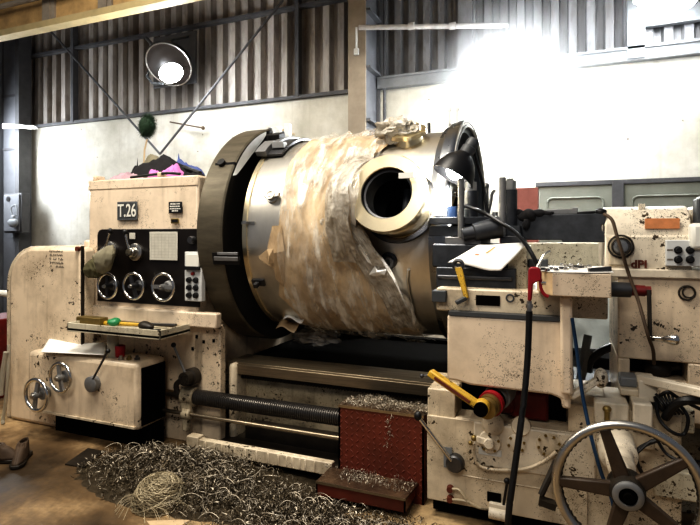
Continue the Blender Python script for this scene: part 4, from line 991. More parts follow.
# big hand wheel
hy = 2.30; hc = P(627, 491, hy)
mb = MB(); mb.torus(hc, (0, 1, 0), .256, .0175, 96, 14); hw = obj('hand_wheel', mb, 'steel', cg)
mb = MB(); 
mb.torus(hc + V((0, .010, 0)), (0, 1, 0), .243, .009, 80, 8)
for k in range(56):                                  # scalloped grip inside the rim
    a = 2 * PI * k / 56; mb.sphere(hc + V((  .242 * math.cos(a), .010, .242 * math.sin(a))), .011, (1, 1, 1), 10)
obj('finger_grip', mb, 'oily', hw)
for k in range(5):
    a = math.radians(108 + 72 * k + 1); dv = V((math.cos(a), 0, math.sin(a)))
    mb = MB(); s = dv.cross(V((0, 1, 0)))
    w0, w1 = .030, .019; pts = [hc + dv * .05 + s * w0, hc + dv * .246 + s * w1, hc + dv * .246 - s * w1, hc + dv * .05 - s * w0]
    mb.prism([p - V((0, .012, 0)) for p in pts], (0, .03, 0)); obj('spoke', mb, 'spoke', hw, bevel=.007)
mb = MB(); mb.lathe(hc + V((0, .05, 0)), hc - V((0, .05, 0)), [(0, 0), (0, .07), (.5, .066), (.9, .06), (.92, .056)], 36); obj('hub', mb, 'oily', hw)
mb = MB(); mb.lathe(hc - V((0, .042, 0)), hc - V((0, .055, 0)), [(0, .056), (.6, .054), (1, .046), (1, .034), (.5, .032)], 36); obj('hub_ring', mb, 'msteel', hw)
mb = MB(); mb.cyl(hc - V((0, .046, 0)), hc - V((0, .07, 0)), .018, seg=20); mb.cyl(hc - V((0, .044, 0)), hc - V((0, .049, 0)), .035); obj('hub_nut', mb, 'void', hw)
mb = MB(); mb.lathe(hc + V((0, .05, 0)), (hc.x, ay, hc.z), [(0, .035), (.3, .035), (.32, .055), (.6, .06), (.62, .08), (1, .085)], 36); obj('wheel_shaft', mb, 'cream_pale', cg)
# apron right side boxes and details behind the wheel
def cbox(px0, py0, px1, py1, Y, dep, mat, name, parent=cg, bevel=.008):
    a, b = P(px0, py0, Y), P(px1, py1, Y); m = (px0 + px1) / 2; z1, z0 = Zp(m, py0, Y), Zp(m, py1, Y)
    mb = MB(); mb.box(a.x, b.x, Y, Y + dep, z0, z1); return obj(name, mb, mat, parent, bevel=bevel)
cbox(594, 403, 629, 425, 2.80, .3, 'cream_pale', 'junction_cover'); cbox(633, 404, 653, 430, 2.78, .3, 'cream_pale', 'valve_block')
cbox(608, 424, 655, 448, 2.83, .1, 'cream_worn', 'lower_cover'); cbox(567, 395, 606, 412, 2.88, .3, 'cream_worn', 'link_housing')
cbox(655, 408, 695, 432, 2.9, .15, 'tray', 'motor_cover'); cbox(654, 472, 700, 500, 2.82, .1, 'tray', 'sight_panel')
cbox(578, 452, 596, 478, 2.835, .06, 'cream_pale', 'side_cover'); cbox(586, 428, 602, 446, 2.835, .05, 'cream_worn', 'upper_cover')
mb = MB(); c = P(607, 409, 2.78); mb.cyl(c, c - V((0, .0, .10)), .012); mb.sphere(c, .02, (1, 1, .8)); obj('grease_nipple', mb, 'brass', cg)
mb = MB(); a, b = P(570, 397, 2.74), P(601, 378, 2.80); mb.bar(a, b, .03, .05, up=(0, 1, 0)); mb.sphere(b, .04, (.8, 1, 1.2)); obj('clamp_arm', mb, 'cream_pale', cg, bevel=.008)
mb = MB(); mb.tube(bez([P(655, 402, 2.82), P(660, 420, 2.80), P(672, 432, 2.78), P(684, 434, 2.8), P(688, 418, 2.8), P(680, 405, 2.82)]), .008); tag(obj('loose_cable', mb, 'black'), 'loop of black cable hanging at the right above the big hand wheel', 'cable')
mb = MB(); mb.tube(bez([P(665, 418, 2.82), P(676, 404, 2.78), P(690, 400, 2.76), P(706, 401, 2.8)]), .02); tag(obj('black_hose', mb, 'black'), 'thick black hose arching to the right edge above the hand wheel', 'hose')
mb = MB(); mb.tube(bez([P(667, 437, 2.75), P(640, 448, 2.76), P(637, 462, 2.74), P(645, 478, 2.76)]), .009); mb.tube(bez([P(700, 470, 2.7), P(668, 455, 2.75), P(655, 440, 2.76), P(638, 452, 2.74)]), .007); tag(obj('loose_cable', mb, 'black'), 'thin black cables curling behind the upper spokes of the hand wheel', 'cable')
mb = MB(); mb.tube([P(541, 495, 2.7), P(556, 462, 2.75), P(560, 458, 2.8)], .016); mb.bar(P(539, 500, 2.7), P(556, 506, 2.7), .05, .03); obj('foot_latch', mb, 'oily', cg)

# ================================================================ TOOL POST
tp = thing('tool_post', P(475, 285, 3.1), 'dark steel tool post and clamp plates on the cross slide, right of the vessel', 'tool post')
def tbox(px0, py0, px1, py1, Y, dep, mat, name, bevel=.006):
    a, b = P(px0, py0, Y), P(px1, py1, Y); m = (px0 + px1) / 2; z1, z0 = Zp(m, py0, Y), Zp(m, py1, Y); mb = MB()
    if a.x < -.63 and Y + dep > 3.10: mb.box(a.x, b.x, Y, 3.10, z0, z1); mb.box(-.62, b.x, 3.09, Y + dep, z0 + .001, z1 - .001)
    else: mb.box(a.x, b.x, Y, Y + dep, z0, z1)
    return obj(name, mb, mat, tp, bevel=bevel)
tbox(432, 244, 508, 268, 2.95, .5, 'toolblock', 'upper_slide', .01); tbox(436, 268, 516, 289, 2.90, .55, 'toolblock', 'lower_slide')
tbox(437, 276, 512, 280, 2.885, .05, 'dsteel', 'slide_gib'); tbox(508, 247, 527, 290, 2.93, .4, 'tray', 'slide_cover')
tbox(445, 237, 481, 246, 2.96, .4, 'msteel', 'base_plate', .003)
tbox(429, 217, 497, 224, 3.0, .45, 'toolblock', 'clamp_plate', .003); tbox(429, 226, 520, 236, 3.02, .45, 'toolblock', 'clamp_plate', .003)
tbox(500, 236, 522, 244, 3.0, .4, 'dsteel', 'spacer_block', .003)
for px, pt, Y in ((461, 178, 2.97), (502.5, 177.5, 3.0)):
    mb = MB(); a, b = P(px, pt, Y), P(px, 237, Y); mb.tube([b, a], .018, 16); obj('threaded_stud', mb, 'msteel', tp)
for px, pt, pb_, Y in ((471, 191, 222, 3.1), (510, 190, 238, 3.13)):
    mb = MB(); a, b = P(px, pt, Y), P(px, pb_, Y); mb.cyl(b, a, .040, seg=24); o = obj('post_bolt', mb, 'toolblock', tp)
    mb = MB(); hexb(mb, a, a + V((0, 0, .052)), .033); mb.cyl(a + V((0, 0, .05)), a + V((0, 0, .065)), .018, seg=14); obj('hex_nut', mb, 'steel', o)
mb = MB(); a, b = P(486.5, 186, 3.2), P(487, 216, 3.2); mb.tube([b, a], .012); mb.sphere(a, .018); mb.tube(bez([P(488, 215, 3.18), P(491, 200, 3.18), P(492, 194, 3.18), P(495, 190, 3.18)]), .009); obj('wing_bolt', mb, 'msteel', tp)
mb = MB(); a, b = P(462, 235, 2.93), P(500, 227, 3.0); mb.lathe(a, b, [(0, 0), (0, .035), (.3, .037), (.32, .05), (1, .062), (1, 0)], 24); obj('cylinder_tool', mb, 'toolblock', tp)
mb = MB(); c = P(452, 210, 3.05); mb.cyl(c - V((0, 0, .04)), c + V((0, 0, .02)), .03, seg=20); obj('blue_cap', mb, 'bluecap', tp)
for px in (434, 439, 445, 495):
    mb = MB(); c = P(px, 216, 3.12); mb.cyl(c, c + V((0, 0, .022)), .016, seg=6); obj('set_screw', mb, 'msteel', tp)
mb = MB(); c = P(444, 196, 3.3); mb.grid(lambda u, v: c + V(((u - .5) * .09 + .04 * v, .03 * math.sin(u * 3), (v - .5) * .15 - .03 * u)), 6, 6); o = obj('cardboard_scrap', mb, 'wood'); o.modifiers.new('s', 'SOLIDIFY').thickness = .004; tag(o, 'small bent cardboard piece inside the vessel mouth below the work lamp', 'cardboard')
mb = MB(); random.seed(9)
c = P(450, 190, 3.25)
for k in range(12):
    p = c + V((random.uniform(-.05, .05), random.uniform(-.03, .03), random.uniform(-.05, .04))); pts = [p + V((.018 * math.cos(t_ * 1.3), .012 * math.sin(t_), .006 * t_)) for t_ in range(8)]; mb.tube(pts, .0035, 5)
tag(obj('turning_curls', mb, 'steel'), 'bright steel turnings tangled under the work lamp', 'swarf', kind='stuff')

# boring bar
bb0, bb1 = Xp(516, 3.12), Xp(606, 3.12)
t = thing('boring_bar', ((bb0 + bb1) / 2, 3.2, 1.5), 'long flat black boring bar between tool post and tailstock', 'boring bar')
z1, z0 = Zp(560, 214, 3.12), Zp(560, 240, 3.12); mb = MB()
mb.prism([(bb0, 3.12, z0), (bb0, 3.12, z1), (bb1, 3.12, z1), (bb1, 3.12, z1 - .055), (bb1 - .02, 3.12, z1 - .06), (bb1 - .02, 3.12, z0 + .05), (bb1, 3.12, z0 + .045), (bb1, 3.12, z0 - .012), (Xp(562, 3.12), 3.12, z0 - .012), (Xp(562, 3.12), 3.12, z0)], (0, .16, 0)); obj('bar_body', mb, 'toolblock', t, bevel=.006)
mb = MB(); a, b = Xp(546, 3.17), Xp(576, 3.17); mb.box(a, b, 3.15, 3.25, z1, z1 + .028); mb.box(Xp(572, 3.17), Xp(578, 3.17), 3.14, 3.26, z1, z1 + .035); obj('key_block', mb, 'msteel', t, bevel=.003)
mb = MB(); mb.tube([(Xp(577, 3.13), 3.14, z1 + .004), (Xp(599, 3.13), 3.14, z1 + .010)], .008); mb.sphere((Xp(601, 3.13), 3.14, z1 + .01), .024, (1.2, 1, .8)); obj('wire_clip', mb, 'black', t)
mb = MB(); g0 = V((Xp(527, 3.14), 3.14, z1)); random.seed(4)
mb.sphere(g0 + V((0, -.01, -.01)), .045, (1.2, .8, .9), 16, .5, 20); mb.sphere(g0 + V((.06, 0, .006)), .034, (1.6, .9, .7), 14, .5, 22); mb.sphere(g0 + V((.0, -.03, -.055)), .03, (.8, .6, 1.3), 12, .4, 20)
for k in range(4): mb.tube([g0 + V((.07, -.01 + .015 * k, .01)), g0 + V((.13 + .012 * (k % 2), -.02 + .02 * k, .004))], .011, 8)
mb.sphere(g0 + V((-.045, 0, .01)), .03, (1.2, .8, .8), 12, .4, 20)
tag(obj('work_glove', mb, 'blackcloth'), 'black work glove draped over the left end of the boring bar', 'glove')

# work lamp
lc = P(456, 165, 3.02)
wl = thing('work_lamp', lc, 'black conical work lamp shining down beside the vessel flange', 'lamp')
ld = V((-.42, -.22, -.78)).normalized(); apex = P(467, 152, 3.06)
mb = MB(); mb.lathe(apex, apex + ld * .17, [(0, 0), (0, .03), (.1, .045), (.35, .085), (.65, .112), (1, .125), (1, .120), (.65, .107), (.35, .08), (.12, .03), (.12, 0)], 40); obj('lamp_shade', mb, 'black', wl)
mb = MB(); mb.lathe(apex - ld * .085, apex + ld * .02, [(0, 0), (0, .03), (.15, .036), (.5, .036), (.55, .042), (1, .042), (1, 0)], 24); obj('lamp_socket', mb, 'dgrey', wl)
mb = MB(); mb.sphere(apex + ld * .125, .055, (1, 1, 1), 18); obj('bulb', mb, 'bulb_warm', wl)
mb = MB(); mb.tube(bez([apex - ld * .03 + V((.02, 0, 0)), P(478, 166, 3.1), P(483, 185, 3.14), P(486, 205, 3.14), P(489, 217, 3.14)]), .009); obj('gooseneck', mb, 'black', wl)
mb = MB(); mb.tube(bez([P(465, 206, 3.0), P(474, 209, 2.96), P(488, 215, 2.95), P(503, 224, 2.9), P(516, 233, 2.88), P(527, 246, 2.86), P(534, 258, 2.84), P(539, 268, 2.84)]), .011)
tag(obj('black_power_cable', mb, 'black'), 'black cable running from the tool post down to the inserts tray', 'cable')

# drawing sheet over the slide
q = [P(448, 264.5, 2.86), P(478, 247.5, 2.915), P(528, 245, 2.90), P(501, 274, 2.84)]
def sheet(u, v):
    p = q[0].lerp(q[3], u).lerp(q[1].lerp(q[2], u), v); p.z += .006 * math.sin(u * 7) * (1 - v) + .005 * noise.noise(p * 12) + .012; return p
q[0].z += 0; mb = MB(); mb.grid(sheet, 22, 14)
t = thing('drawing_sheet', q[0], 'creased white drawing sheet draped over the dark tool slide', 'paper')
o = obj('sheet', mb, 'white', t); o.modifiers.new('s', 'SOLIDIFY').thickness = .003
mb = MB(); mb.grid(lambda u, v: sheet(.28 + .07 * u, .42 + .05 * v) + V((0, -.003, .004)), 2, 2); obj('red_stain', mb, 'orange', t)
mb = MB(); mb.grid(lambda u, v: sheet(.42 + .03 * u, .55 + .3 * v) + V((0, -.003, .004)), 2, 6); obj('yellow_stain', mb, 'yellow', t)
# yellow wrench hanging
w0 = P(457.5, 267, 2.79); w1 = P(463.5, 298, 2.77)
t = thing('adjustable_wrench', w1, 'yellow handled wrench hanging below the drawing sheet', 'wrench')
mb = MB(); s = V((1, 0, 0)); d_ = (w1 - w0)
mb.prism([w0 + V((-.018, 0, 0)), w0 + V((.022, 0, .002)), w0 + d_ * .55 + V((.024, 0, 0)), w1 + V((.026, 0, 0)), w1 + V((.004, 0, -.004)), w0 + d_ * .5 + V((-.008, 0, 0))], (0, .022, 0)); obj('handle', mb, 'yellow', t, bevel=.005)
mb = MB(); mb.torus(w0 + V((.002, .01, .01)), (0, 1, 0), .024, .010, 24, 8); obj('wrench_head', mb, 'dsteel', t)
mb = MB(); mb.bar(w1 + V((.012, .01, 0)), P(456, 303, 2.76), .035, .02); obj('jaw', mb, 'dgrey', t, bevel=.004)

# ---- wood/steel box with inserts
by = 2.62; bc = P(578, 285, by); rz = -.10
z1b, z0b = Zp(580, 273.5, by), Zp(580, 297, by); bxw = Xp(611, by) - Xp(552, by)
t = thing('insert_case', (bc.x, by + .2, z0b), 'cream sheet metal box carrying the cutting inserts, right of the air gun', 'box')
bcx = Xp(581.5, by)
mb = MB(); mb.box(bcx - bxw / 2, bcx + bxw / 2, by, by + .5, z0b, z1b); o = obj('box_body', mb, 'cream_clean', t, bevel=.004)
mb = MB(); mb.prism([(bcx - bxw / 2, by + .005, z0b), (bcx - bxw / 2 - .075, by + .12, z0b + .012), (bcx - bxw / 2 - .075, by + .12, z1b), (bcx - bxw / 2, by + .005, z1b)], (0, .2, 0)); obj('box_end', mb, 'wood', t)
mb = MB(); mb.prism([(bcx - bxw / 2 + .0, by - .0, z1b + .002), (bcx + .02, by - .005, z1b + .003), (bcx + bxw / 2 + .01, by + .02, z1b + .006), (bcx + bxw / 2, by + .48, z1b + .006), (bcx - bxw / 2 - .06, by + .48, z1b + .004), (bcx - bxw / 2 - .08, by + .12, z1b + .003)], (0, 0, .003))
tag(obj('paper_liner', mb, 'white'), 'white paper lying on top of the insert box', 'paper')
mb = MB(); mb.bar((bcx + .03, by + .02, z1b + .012), (bcx + bxw / 2, by + .05, z1b + .022), .02, .022); tag(obj('scraper_blade', mb, 'dsteel'), 'dark toothed strip on the front right edge of the insert box', 'blade')
def insert(p, k):
    mb = MB(); mb.lathe(p, p + V((0, 0, .012)), [(0, 0), (0, .0125), (.85, .0125), (1, .010), (1, .004), (.7, .004)], 16 if k % 2 else 8); return mb
for row, (py, x0, n_) in enumerate(((268.5, 543, 9), (262.5, 562, 7))):
    for k in range(n_):
        p = G(x0 + k * 4.6, (py if row == 0 else 264.0) + (k % 2) * 1.2 - .25 * k * (row == 0) + .25 * k * row + 1.5, z1b + .009)
        tag(obj('cutting_insert', insert(p, k), 'chrome' if (k + row) % 4 else 'dsteel'), ['small round cutting insert in the front row on the white paper', 'small cutting insert in the rear row on the white paper'][row], 'insert', ['cutting inserts in the front row', 'cutting inserts in the rear row'][row])
mb = MB(); hh = G(538, 262, z1b + .03); mb.box(hh.x - .05, hh.x + .05, hh.y - .03, hh.y + .04, z1b, z1b + .045); tag(obj('black_gauge_block', mb, 'dgrey', bevel=.006), 'black holder block at the left corner behind the inserts', 'block')

# air gun and hose
gp = P(532, 268, 2.55)
t = thing('air_blow_gun', gp, 'red air blow gun hanging nose up on its black hose', 'air gun')
a, b = P(528.5, 300, 2.55), P(529.5, 281, 2.55)
mb = MB(); c = P(529.5, 274, 2.55)
sil = [(527.5, 301), (531.5, 301), (533, 284), (536.5, 282), (541.5, 281), (541.5, 274), (540, 269), (537, 267), (530, 267), (528.2, 270), (528, 284)]
mb.prism([P(x, y, 2.545) for x, y in sil], (0, .035, 0)); g_ = obj('gun_body', mb, 'red', t, bevel=.006)
mb = MB(); mb.tube(bez([P(540.5, 279, 2.56), P(541, 288, 2.56), P(544, 294, 2.56), P(548.5, 297, 2.56)]), .008); obj('trigger', mb, 'red', t)
mb = MB(); mb.tube([P(541, 283, 2.56), P(546, 283.5, 2.56)], .008); obj('valve_pin', mb, 'chrome', t)
mb = MB(); mb.tube(bez([P(538, 268, 2.56), P(541, 260, 2.58), P(545, 254, 2.6), P(550, 251, 2.62)]), .0055); mb.tube([P(537, 270, 2.56), P(539, 264, 2.565)], .012, taper=lambda s: 1 - .4 * s); obj('nozzle_tube', mb, 'steel', t)
mb = MB(); mb.cyl(P(529.5, 301, 2.56), P(529.3, 312, 2.56), .012, seg=6); mb.cyl(P(529.5, 304, 2.56), P(529.4, 308, 2.56), .016, seg=12); obj('hose_fitting', mb, 'steel', t)
mb = MB(); mb.tube(bez([P(529.3, 311, 2.56), P(528, 350, 2.56), P(525, 390, 2.54), P(520, 430, 2.5), P(513, 480, 2.46), P(509, 510, 2.44), P(508, 530, 2.44), V((Xp(507, 2.5), 2.5, .02)), V((Xp(507, 2.5) + .3, 2.45, .016))], 8), .0145, 12); obj('air_hose', mb, 'black', t)
mb = MB(); mb.tube(bez([P(572, 318, 2.70), P(576, 345, 2.70), P(581, 385, 2.68), P(585, 408, 2.66), P(592, 440, 2.62), P(602, 475, 2.62), P(612, 500, 2.62), P(616, 530, 2.62), V((Xp(620, 2.6), 2.6, .02))], 8), .0085, 10)
tag(obj('blue_air_hose', mb, 'blue'), 'thin blue hose dropping behind the big hand wheel', 'hose')

# ================================================================ TAILSTOCK
ts = thing('tailstock', (1.2, 3.5, wz), 'cream tailstock at the right edge with dial panel, crank and orange sticker', 'tailstock')
ky = 3.10; kx0 = Xp(605, ky); kx1 = Xp(692, ky); rz_ = 1.50
tz1 = Zp(650, 205, ky); tzm = Zp(650, 271, ky)
mb = MB()                                            # quill barrel housing: rounded block
pts = [(kx0, ky, tzm), (kx0, ky - .0, tz1 - .13)] ; seg = 8
prof_ = [(ky, tzm), (ky, tz1 - .16)] + [(ky + .16 - .16 * math.cos(a * PI / 16), tz1 - .16 + .16 * math.sin(a * PI / 16)) for a in range(9)] + [(ky + .6, tz1), (ky + .6, tzm)]
mb.prism([(kx0, y, z) for y, z in prof_], (kx1 - kx0, 0, 0)); obj('quill_housing', mb, 'cream_pale', ts, bevel=.008)
mb = MB(); x_ = Xp(644, ky); mb.box(x_ - .015, x_ + .015, ky + .08, ky + .1, tz1 - .03, tz1 + .012); obj('oil_cap', mb, 'cream_pale', ts)
mb = MB(); c = P(662, 223.5, ky); mb.box(c.x - .077, c.x + .077, ky - .005, ky + .005, c.z - .026, c.z + .026); obj('orange_sticker', mb, 'orange', ts)
lettering('dPI', P(639, 264.5, ky - .006), .056, 'rust', ts, 1.05, name='painted_mark', weight=.002)
mb = MB(); c = P(620.5, 246.5, ky); mb.lathe((c.x, ky + .01, c.z), (c.x, ky - .06, c.z), [(0, 0), (0, .060), (.2, .058), (.25, .046), (.6, .044), (.65, .036), (.66, .024), (1, .022), (1, 0)], 36); o = obj('clamp_dial', mb, 'steel', ts)
mb = MB(); mb.torus((c.x, ky - .045, c.z), (0, 1, 0), .043, .004, 36, 8); mb.torus((c.x, ky - .02, c.z), (0, 1, 0), .058, .005, 36, 8); obj('dial_ring', mb, 'oily', o)
mb = MB(); c = P(618, 256, ky + .002); mb.box(Xp(609, ky), Xp(631, ky), ky - .012, ky + .01, Zp(620, 266, ky), Zp(620, 236, ky)); obj('dial_plate', mb, 'cream_worn', ts, bevel=.01)
# grey dial panel
a, b = P(665, 240, ky), P(712, 266, ky); mb = MB(); mb.box(a.x, b.x, ky - .03, ky + .01, Zp(680, 266, ky), Zp(680, 240, ky)); pn = obj('switch_panel', mb, 'lgrey', ts, bevel=.004)
for r_, py in enumerate((250, 259.5)):
    for px in (678, 690):
        c = P(px, py, ky - .03); mb = MB(); mb.lathe(c, c - V((0, .03, 0)), [(0, 0), (0, .019), (.2, .019), (.25, .012), (1, .011), (1, 0)], 20); obj('panel_switch', mb, 'black', pn)
mb = MB()
for py in (250, 259.5):
    for k in range(3): c = P(668.2 + k * 1.9, py, ky - .03); mb.box(c.x - .005, c.x + .004, ky - .0315, ky - .029, c.z - .004, c.z + .004)
obj('panel_marks', mb, 'ink', pn)
# quill end with chrome ring and white motor
ex = Xp(690, ky); mb = MB(); qc = V((ex, ky + .10, tz1 - .16))
mb.torus(P(699, 225, ky + .1), (1, 0, 0), .135, .012, 60, 10); obj('end_ring', mb, 'chrome', ts)
cbox(691, 223, 716, 250, ky - .06, .3, 'letter', 'motor_body', ts, .02); cbox(697, 198, 702, 223, ky, .1, 'dgrey', 'motor_bracket', ts)
cbox(694, 205, 730, 240, ky + .1, .4, 'cream_pale', 'rear_housing', ts, .02)
# column body below
lx0, lx1 = Xp(618, ky), Xp(735, ky); zA = Zp(650, 272, ky); zm1 = Zp(658, 361, ky); zm0 = Zp(658, 380, ky)
wA, wB = Xp(630, ky), Xp(688, ky)
mb = MB(); mb.box(lx0, lx1, ky, ky + .6, zm1, zA); mb.box(lx0, wA, ky, ky + .6, wz, zm1); mb.box(wB, lx1, ky, ky + .6, wz, zm1); mb.box(wA, wB, ky + .2, ky + .6, wz, zm1)
mb.box(wA, wB, ky, ky + .2, wz, zm0); obj('body', mb, 'cream', ts, bevel=.008)
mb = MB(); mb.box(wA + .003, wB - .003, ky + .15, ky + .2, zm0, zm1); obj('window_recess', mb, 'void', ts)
mb = MB(); mb.sphere((wA + .14, ky + .1, zm0 + .04), .06, (1.2, .7, .8), 16, .4, 10); mb.tube([(wA + .1, ky + .1, zm0 + .02), (wB - .02, ky + .1, zm0 + .06)], .02); obj('inner_bolts', mb, 'oily', ts)
mb = MB(); mb.box(Xp(606, ky), lx1, ky - .02, ky + .6, tzm - .035, tzm + .01); obj('top_ledge', mb, 'cream_pale', ts, bevel=.006)
mb = MB(); a, b = P(607, 284, 2.98), P(644, 288, 3.0); mb.cyl(P(604, 289, 3.0), P(630, 290, 3.02), .038, seg=20); sp = obj('screw_spindle', mb, 'dsteel', ts)
mb = MB(); mb.cyl(P(630, 290, 3.02), P(645, 291, 3.02), .028, seg=16); mb.cyl(P(644, 291, 3.02), P(651, 291, 3.02), .024, seg=16); obj('red_grip', mb, 'redoil', sp)
mb = MB(); a = P(649, 290, 2.98); b = P(650, 338, 2.95); mb.tube([a, b], .010); cr = obj('crank_arm', mb, 'oily', ts)
mb = MB(); mb.lathe(b, P(680, 340, 2.9), [(0, 0), (0, .014), (.35, .012), (.5, .016), (.75, .027), (.9, .026), (.97, .018), (1, 0)], 20); obj('crank_handle', mb, 'chrome', cr)
# hose on tailstock
mb = MB(); mb.tube(bez([P(604, 214, 3.04), P(612, 220, 3.0), P(617, 236, 2.98), P(622, 252, 2.98), P(629, 275, 3.0), P(638, 300, 2.97), P(648, 335, 2.9), P(653, 350, 2.98), P(654, 364, 3.05)], 8), .0085)
tag(obj('brown_cable', mb, 'brown'), 'brown cable looping down the front of the tailstock', 'cable')
mb = MB(); c = P(687, 293, ky - .01); mb.torus(c, (0, 1, 0), .035, .005, 28, 6); mb.torus(c + V((.008, 0, .004)), (0, 1, 0), .027, .004, 28, 6); tag(obj('wire_coil', mb, 'oily'), 'small rusty wire coil stuck on the tailstock front', 'wire')
# tie bars / arms right middle
mb = MB(); a, b = P(639, 378, 2.92), P(705, 393, 2.75); mb.bar(a, b, .04, .05, up=(0, 1, 0)); mb.box(Xp(638, 2.9), Xp(657, 2.9), 2.88, 3.05, Zp(647, 401, 2.9), Zp(647, 380, 2.9)); obj('support_arm', mb, 'cream_pale', cg, bevel=.006)
cbox(620, 378, 648, 388, 2.94, .12, 'grey', 'switch_block', ts); cbox(620, 390, 652, 397, 2.9, .14, 'cream_worn', 'slide_strip', cg)
mb = MB(); mb.tube(bez([P(655, 396, 2.86), P(664, 410, 2.84), P(690, 398, 2.84), P(700, 395, 2.85)]), .010); mb.tube(bez([P(658, 397, 2.84), P(668, 392, 2.82), P(680, 399, 2.84), P(702, 410, 2.85)]), .008)
for k in range(5): mb.tube(bez([P(656 + k * 4, 394, 2.84), P(663 + k * 3, 405, 2.8), P(667 + k * 4, 414, 2.84)]), .006)
tag(obj('cable_tangle', mb, 'black'), 'tangle of black cables under the pale support arm at right', 'cable')
# objects in the gap between carriage and tailstock
mb = MB(); x0, x1 = Xp(578, 3.9), Xp(620, 3.9); mb.box(x0, x1, 3.9, 4.2, Zp(600, 374, 3.9), Zp(600, 358, 3.9)); t = obj('battery_box', mb, 'void', bevel=.01); tag(t, 'black box standing on the bed behind the gap', 'box')
mb = MB(); mb.tube(bez([P(588, 372, 3.6), P(590, 362, 3.6), P(600, 352, 3.6), P(614, 346, 3.6), P(618, 347, 3.6)]), .025); tag(obj('black_strap', mb, 'black'), 'thick black hose bending through the gap left of the tailstock', 'hose')
mb = MB(); mb.bar(P(588, 335, 3.65), P(578, 392, 3.6), .05, .02); mb.bar(P(589, 350, 3.6), P(579, 385, 3.55), .02, .05); mb.box(Xp(574, 3.6), Xp(620, 3.6), 3.58, 3.9, wz, wz + .05); tag(obj('gap_bracket', mb, 'grey'), 'grey slanting bracket on the bed in the gap beside the blue hose', 'bracket')
# pale tarpaulin behind the gap
mb = MB(); mb.grid(lambda u, v: V((Xp(566, 5.2) + u * .95, 5.2 + .06 * math.sin(u * 14 + v * 3) + .06 * noise.noise(V((u * 6, v * 6, 1))), .0 + v * 1.15)), 50, 30); n = N('pale_tarpaulin'); n.col((.62, .66, .64)); n.bump(n.noise(5, 4), .6, .03); M['tarp'] = n.pr(.6)
tag(obj('tarpaulin', mb, 'tarp'), 'pale crumpled tarpaulin hanging behind the gap beside the tailstock', 'tarpaulin')
mb = MB(); mb.box(Xp(500, 5.8), Xp(538, 5.8), 5.75, 6.0, 0, Zp(520, 188, 5.75)); tag(obj('red_cabinet', mb, plain('dull_red_cabinet', (.36, .14, .12))), 'dull red cabinet top showing behind the tool post', 'cabinet')
mb = MB(); mb.box(Xp(508, 5.5), Xp(612, 5.5), 5.3, 5.7, 0, Zp(570, 243, 5.3)); tag(obj('pale_bench', mb, 'tray', bevel=.01), 'pale grey bench behind the boring bar', 'bench')
# pillars / wall objects seen under the vessel
mb = MB(); mb.box(Xp(352, 6.3), Xp(372, 6.3), 6.0, 6.2, 0, 1.15); tag(obj('dark_crate', mb, 'void'), 'dark crate seen under the vessel left of the blue grey wall strip', 'crate')

# ================================================================ STEP PLATFORM
t = thing('step_platform', (-1.0, 2.85, 0), 'red checker plate step platform in front of the bed', 'step')
stx0, stx1 = Xp(338.5, 2.95), Xp(424, 2.95) ; stz = .505
mb = MB(); mb.box(stx0, stx1, 2.95, 2.962, .0, stz); mb.box(stx1 - .012, stx1, 2.95, 3.09, 0, stz); mb.box(stx0, stx0 + .012, 2.95, 3.09, 0, stz); 
nx, nz_ = 15, 14
for i in range(nx):
    for k in range(nz_):
        x = stx0 + (i + .5) * (stx1 - stx0) / nx; z = .02 + (k + .5) * (stz - .03) / nz_; a = PI / 4 if (i + k) % 2 else -PI / 4; d_ = V((math.cos(a), 0, math.sin(a))); n_ = V((-math.sin(a), 0, math.cos(a)))
        c = V((x, 2.95, z)); A = [c + d_ * .016, c + n_ * .0045, c - d_ * .016, c - n_ * .0045]
        t0 = mb.bm.verts.new(c + d_ * .006 + V((0, -.003, 0))); t1 = mb.bm.verts.new(c - d_ * .006 + V((0, -.003, 0))); vs_ = [mb.bm.verts.new(p) for p in A]
        mb.bm.faces.new([vs_[0], vs_[1], t0]); mb.bm.faces.new([vs_[1], vs_[2], t1]); mb.bm.faces.new([vs_[1], t1, t0]); mb.bm.faces.new([vs_[2], vs_[3], t1]); mb.bm.faces.new([vs_[3], vs_[0], t0]); mb.bm.faces.new([vs_[3], t0, t1])
obj('front_panel', mb, 'diamond', t, smooth=False)
mb = MB(); mb.box(stx0, stx1, 2.95, 3.10, stz, stz + .008); obj('upper_tread', mb, 'tread', t)
mb = MB(); mb.box(stx0, stx1, 2.945, 2.953, stz - .006, stz + .009); obj('upper_edge', mb, 'rod', t)
tx0, tx1 = Xp(316, 2.75), Xp(405.5, 2.75)
mb = MB(); mb.prism([(tx0, 2.75, .112), (tx1, 2.75, .112), (tx1 + .02, 2.95, .112), (tx0, 2.95, .112)], (0, 0, .01)); obj('lower_tread', mb, 'tread', t)
mb = MB(); mb.box(tx0, tx1, 2.75, 2.76, .045, .115); mb.box(tx1 - .01, tx1, 2.75, 2.95, .045, .115); mb.box(tx0, tx0 + .01, 2.75, 2.95, .045, .115); mb.box(tx0 + .1, tx0 + .14, 2.8, 2.84, 0, .1); mb.box(tx1 - .14, tx1 - .1, 2.8, 2.84, 0, .1); obj('lower_riser', mb, 'diamond', t)
mb = MB(); mb.box(tx0, tx1, 2.744, 2.752, .110, .124); obj('lower_edge', mb, 'rod', t)

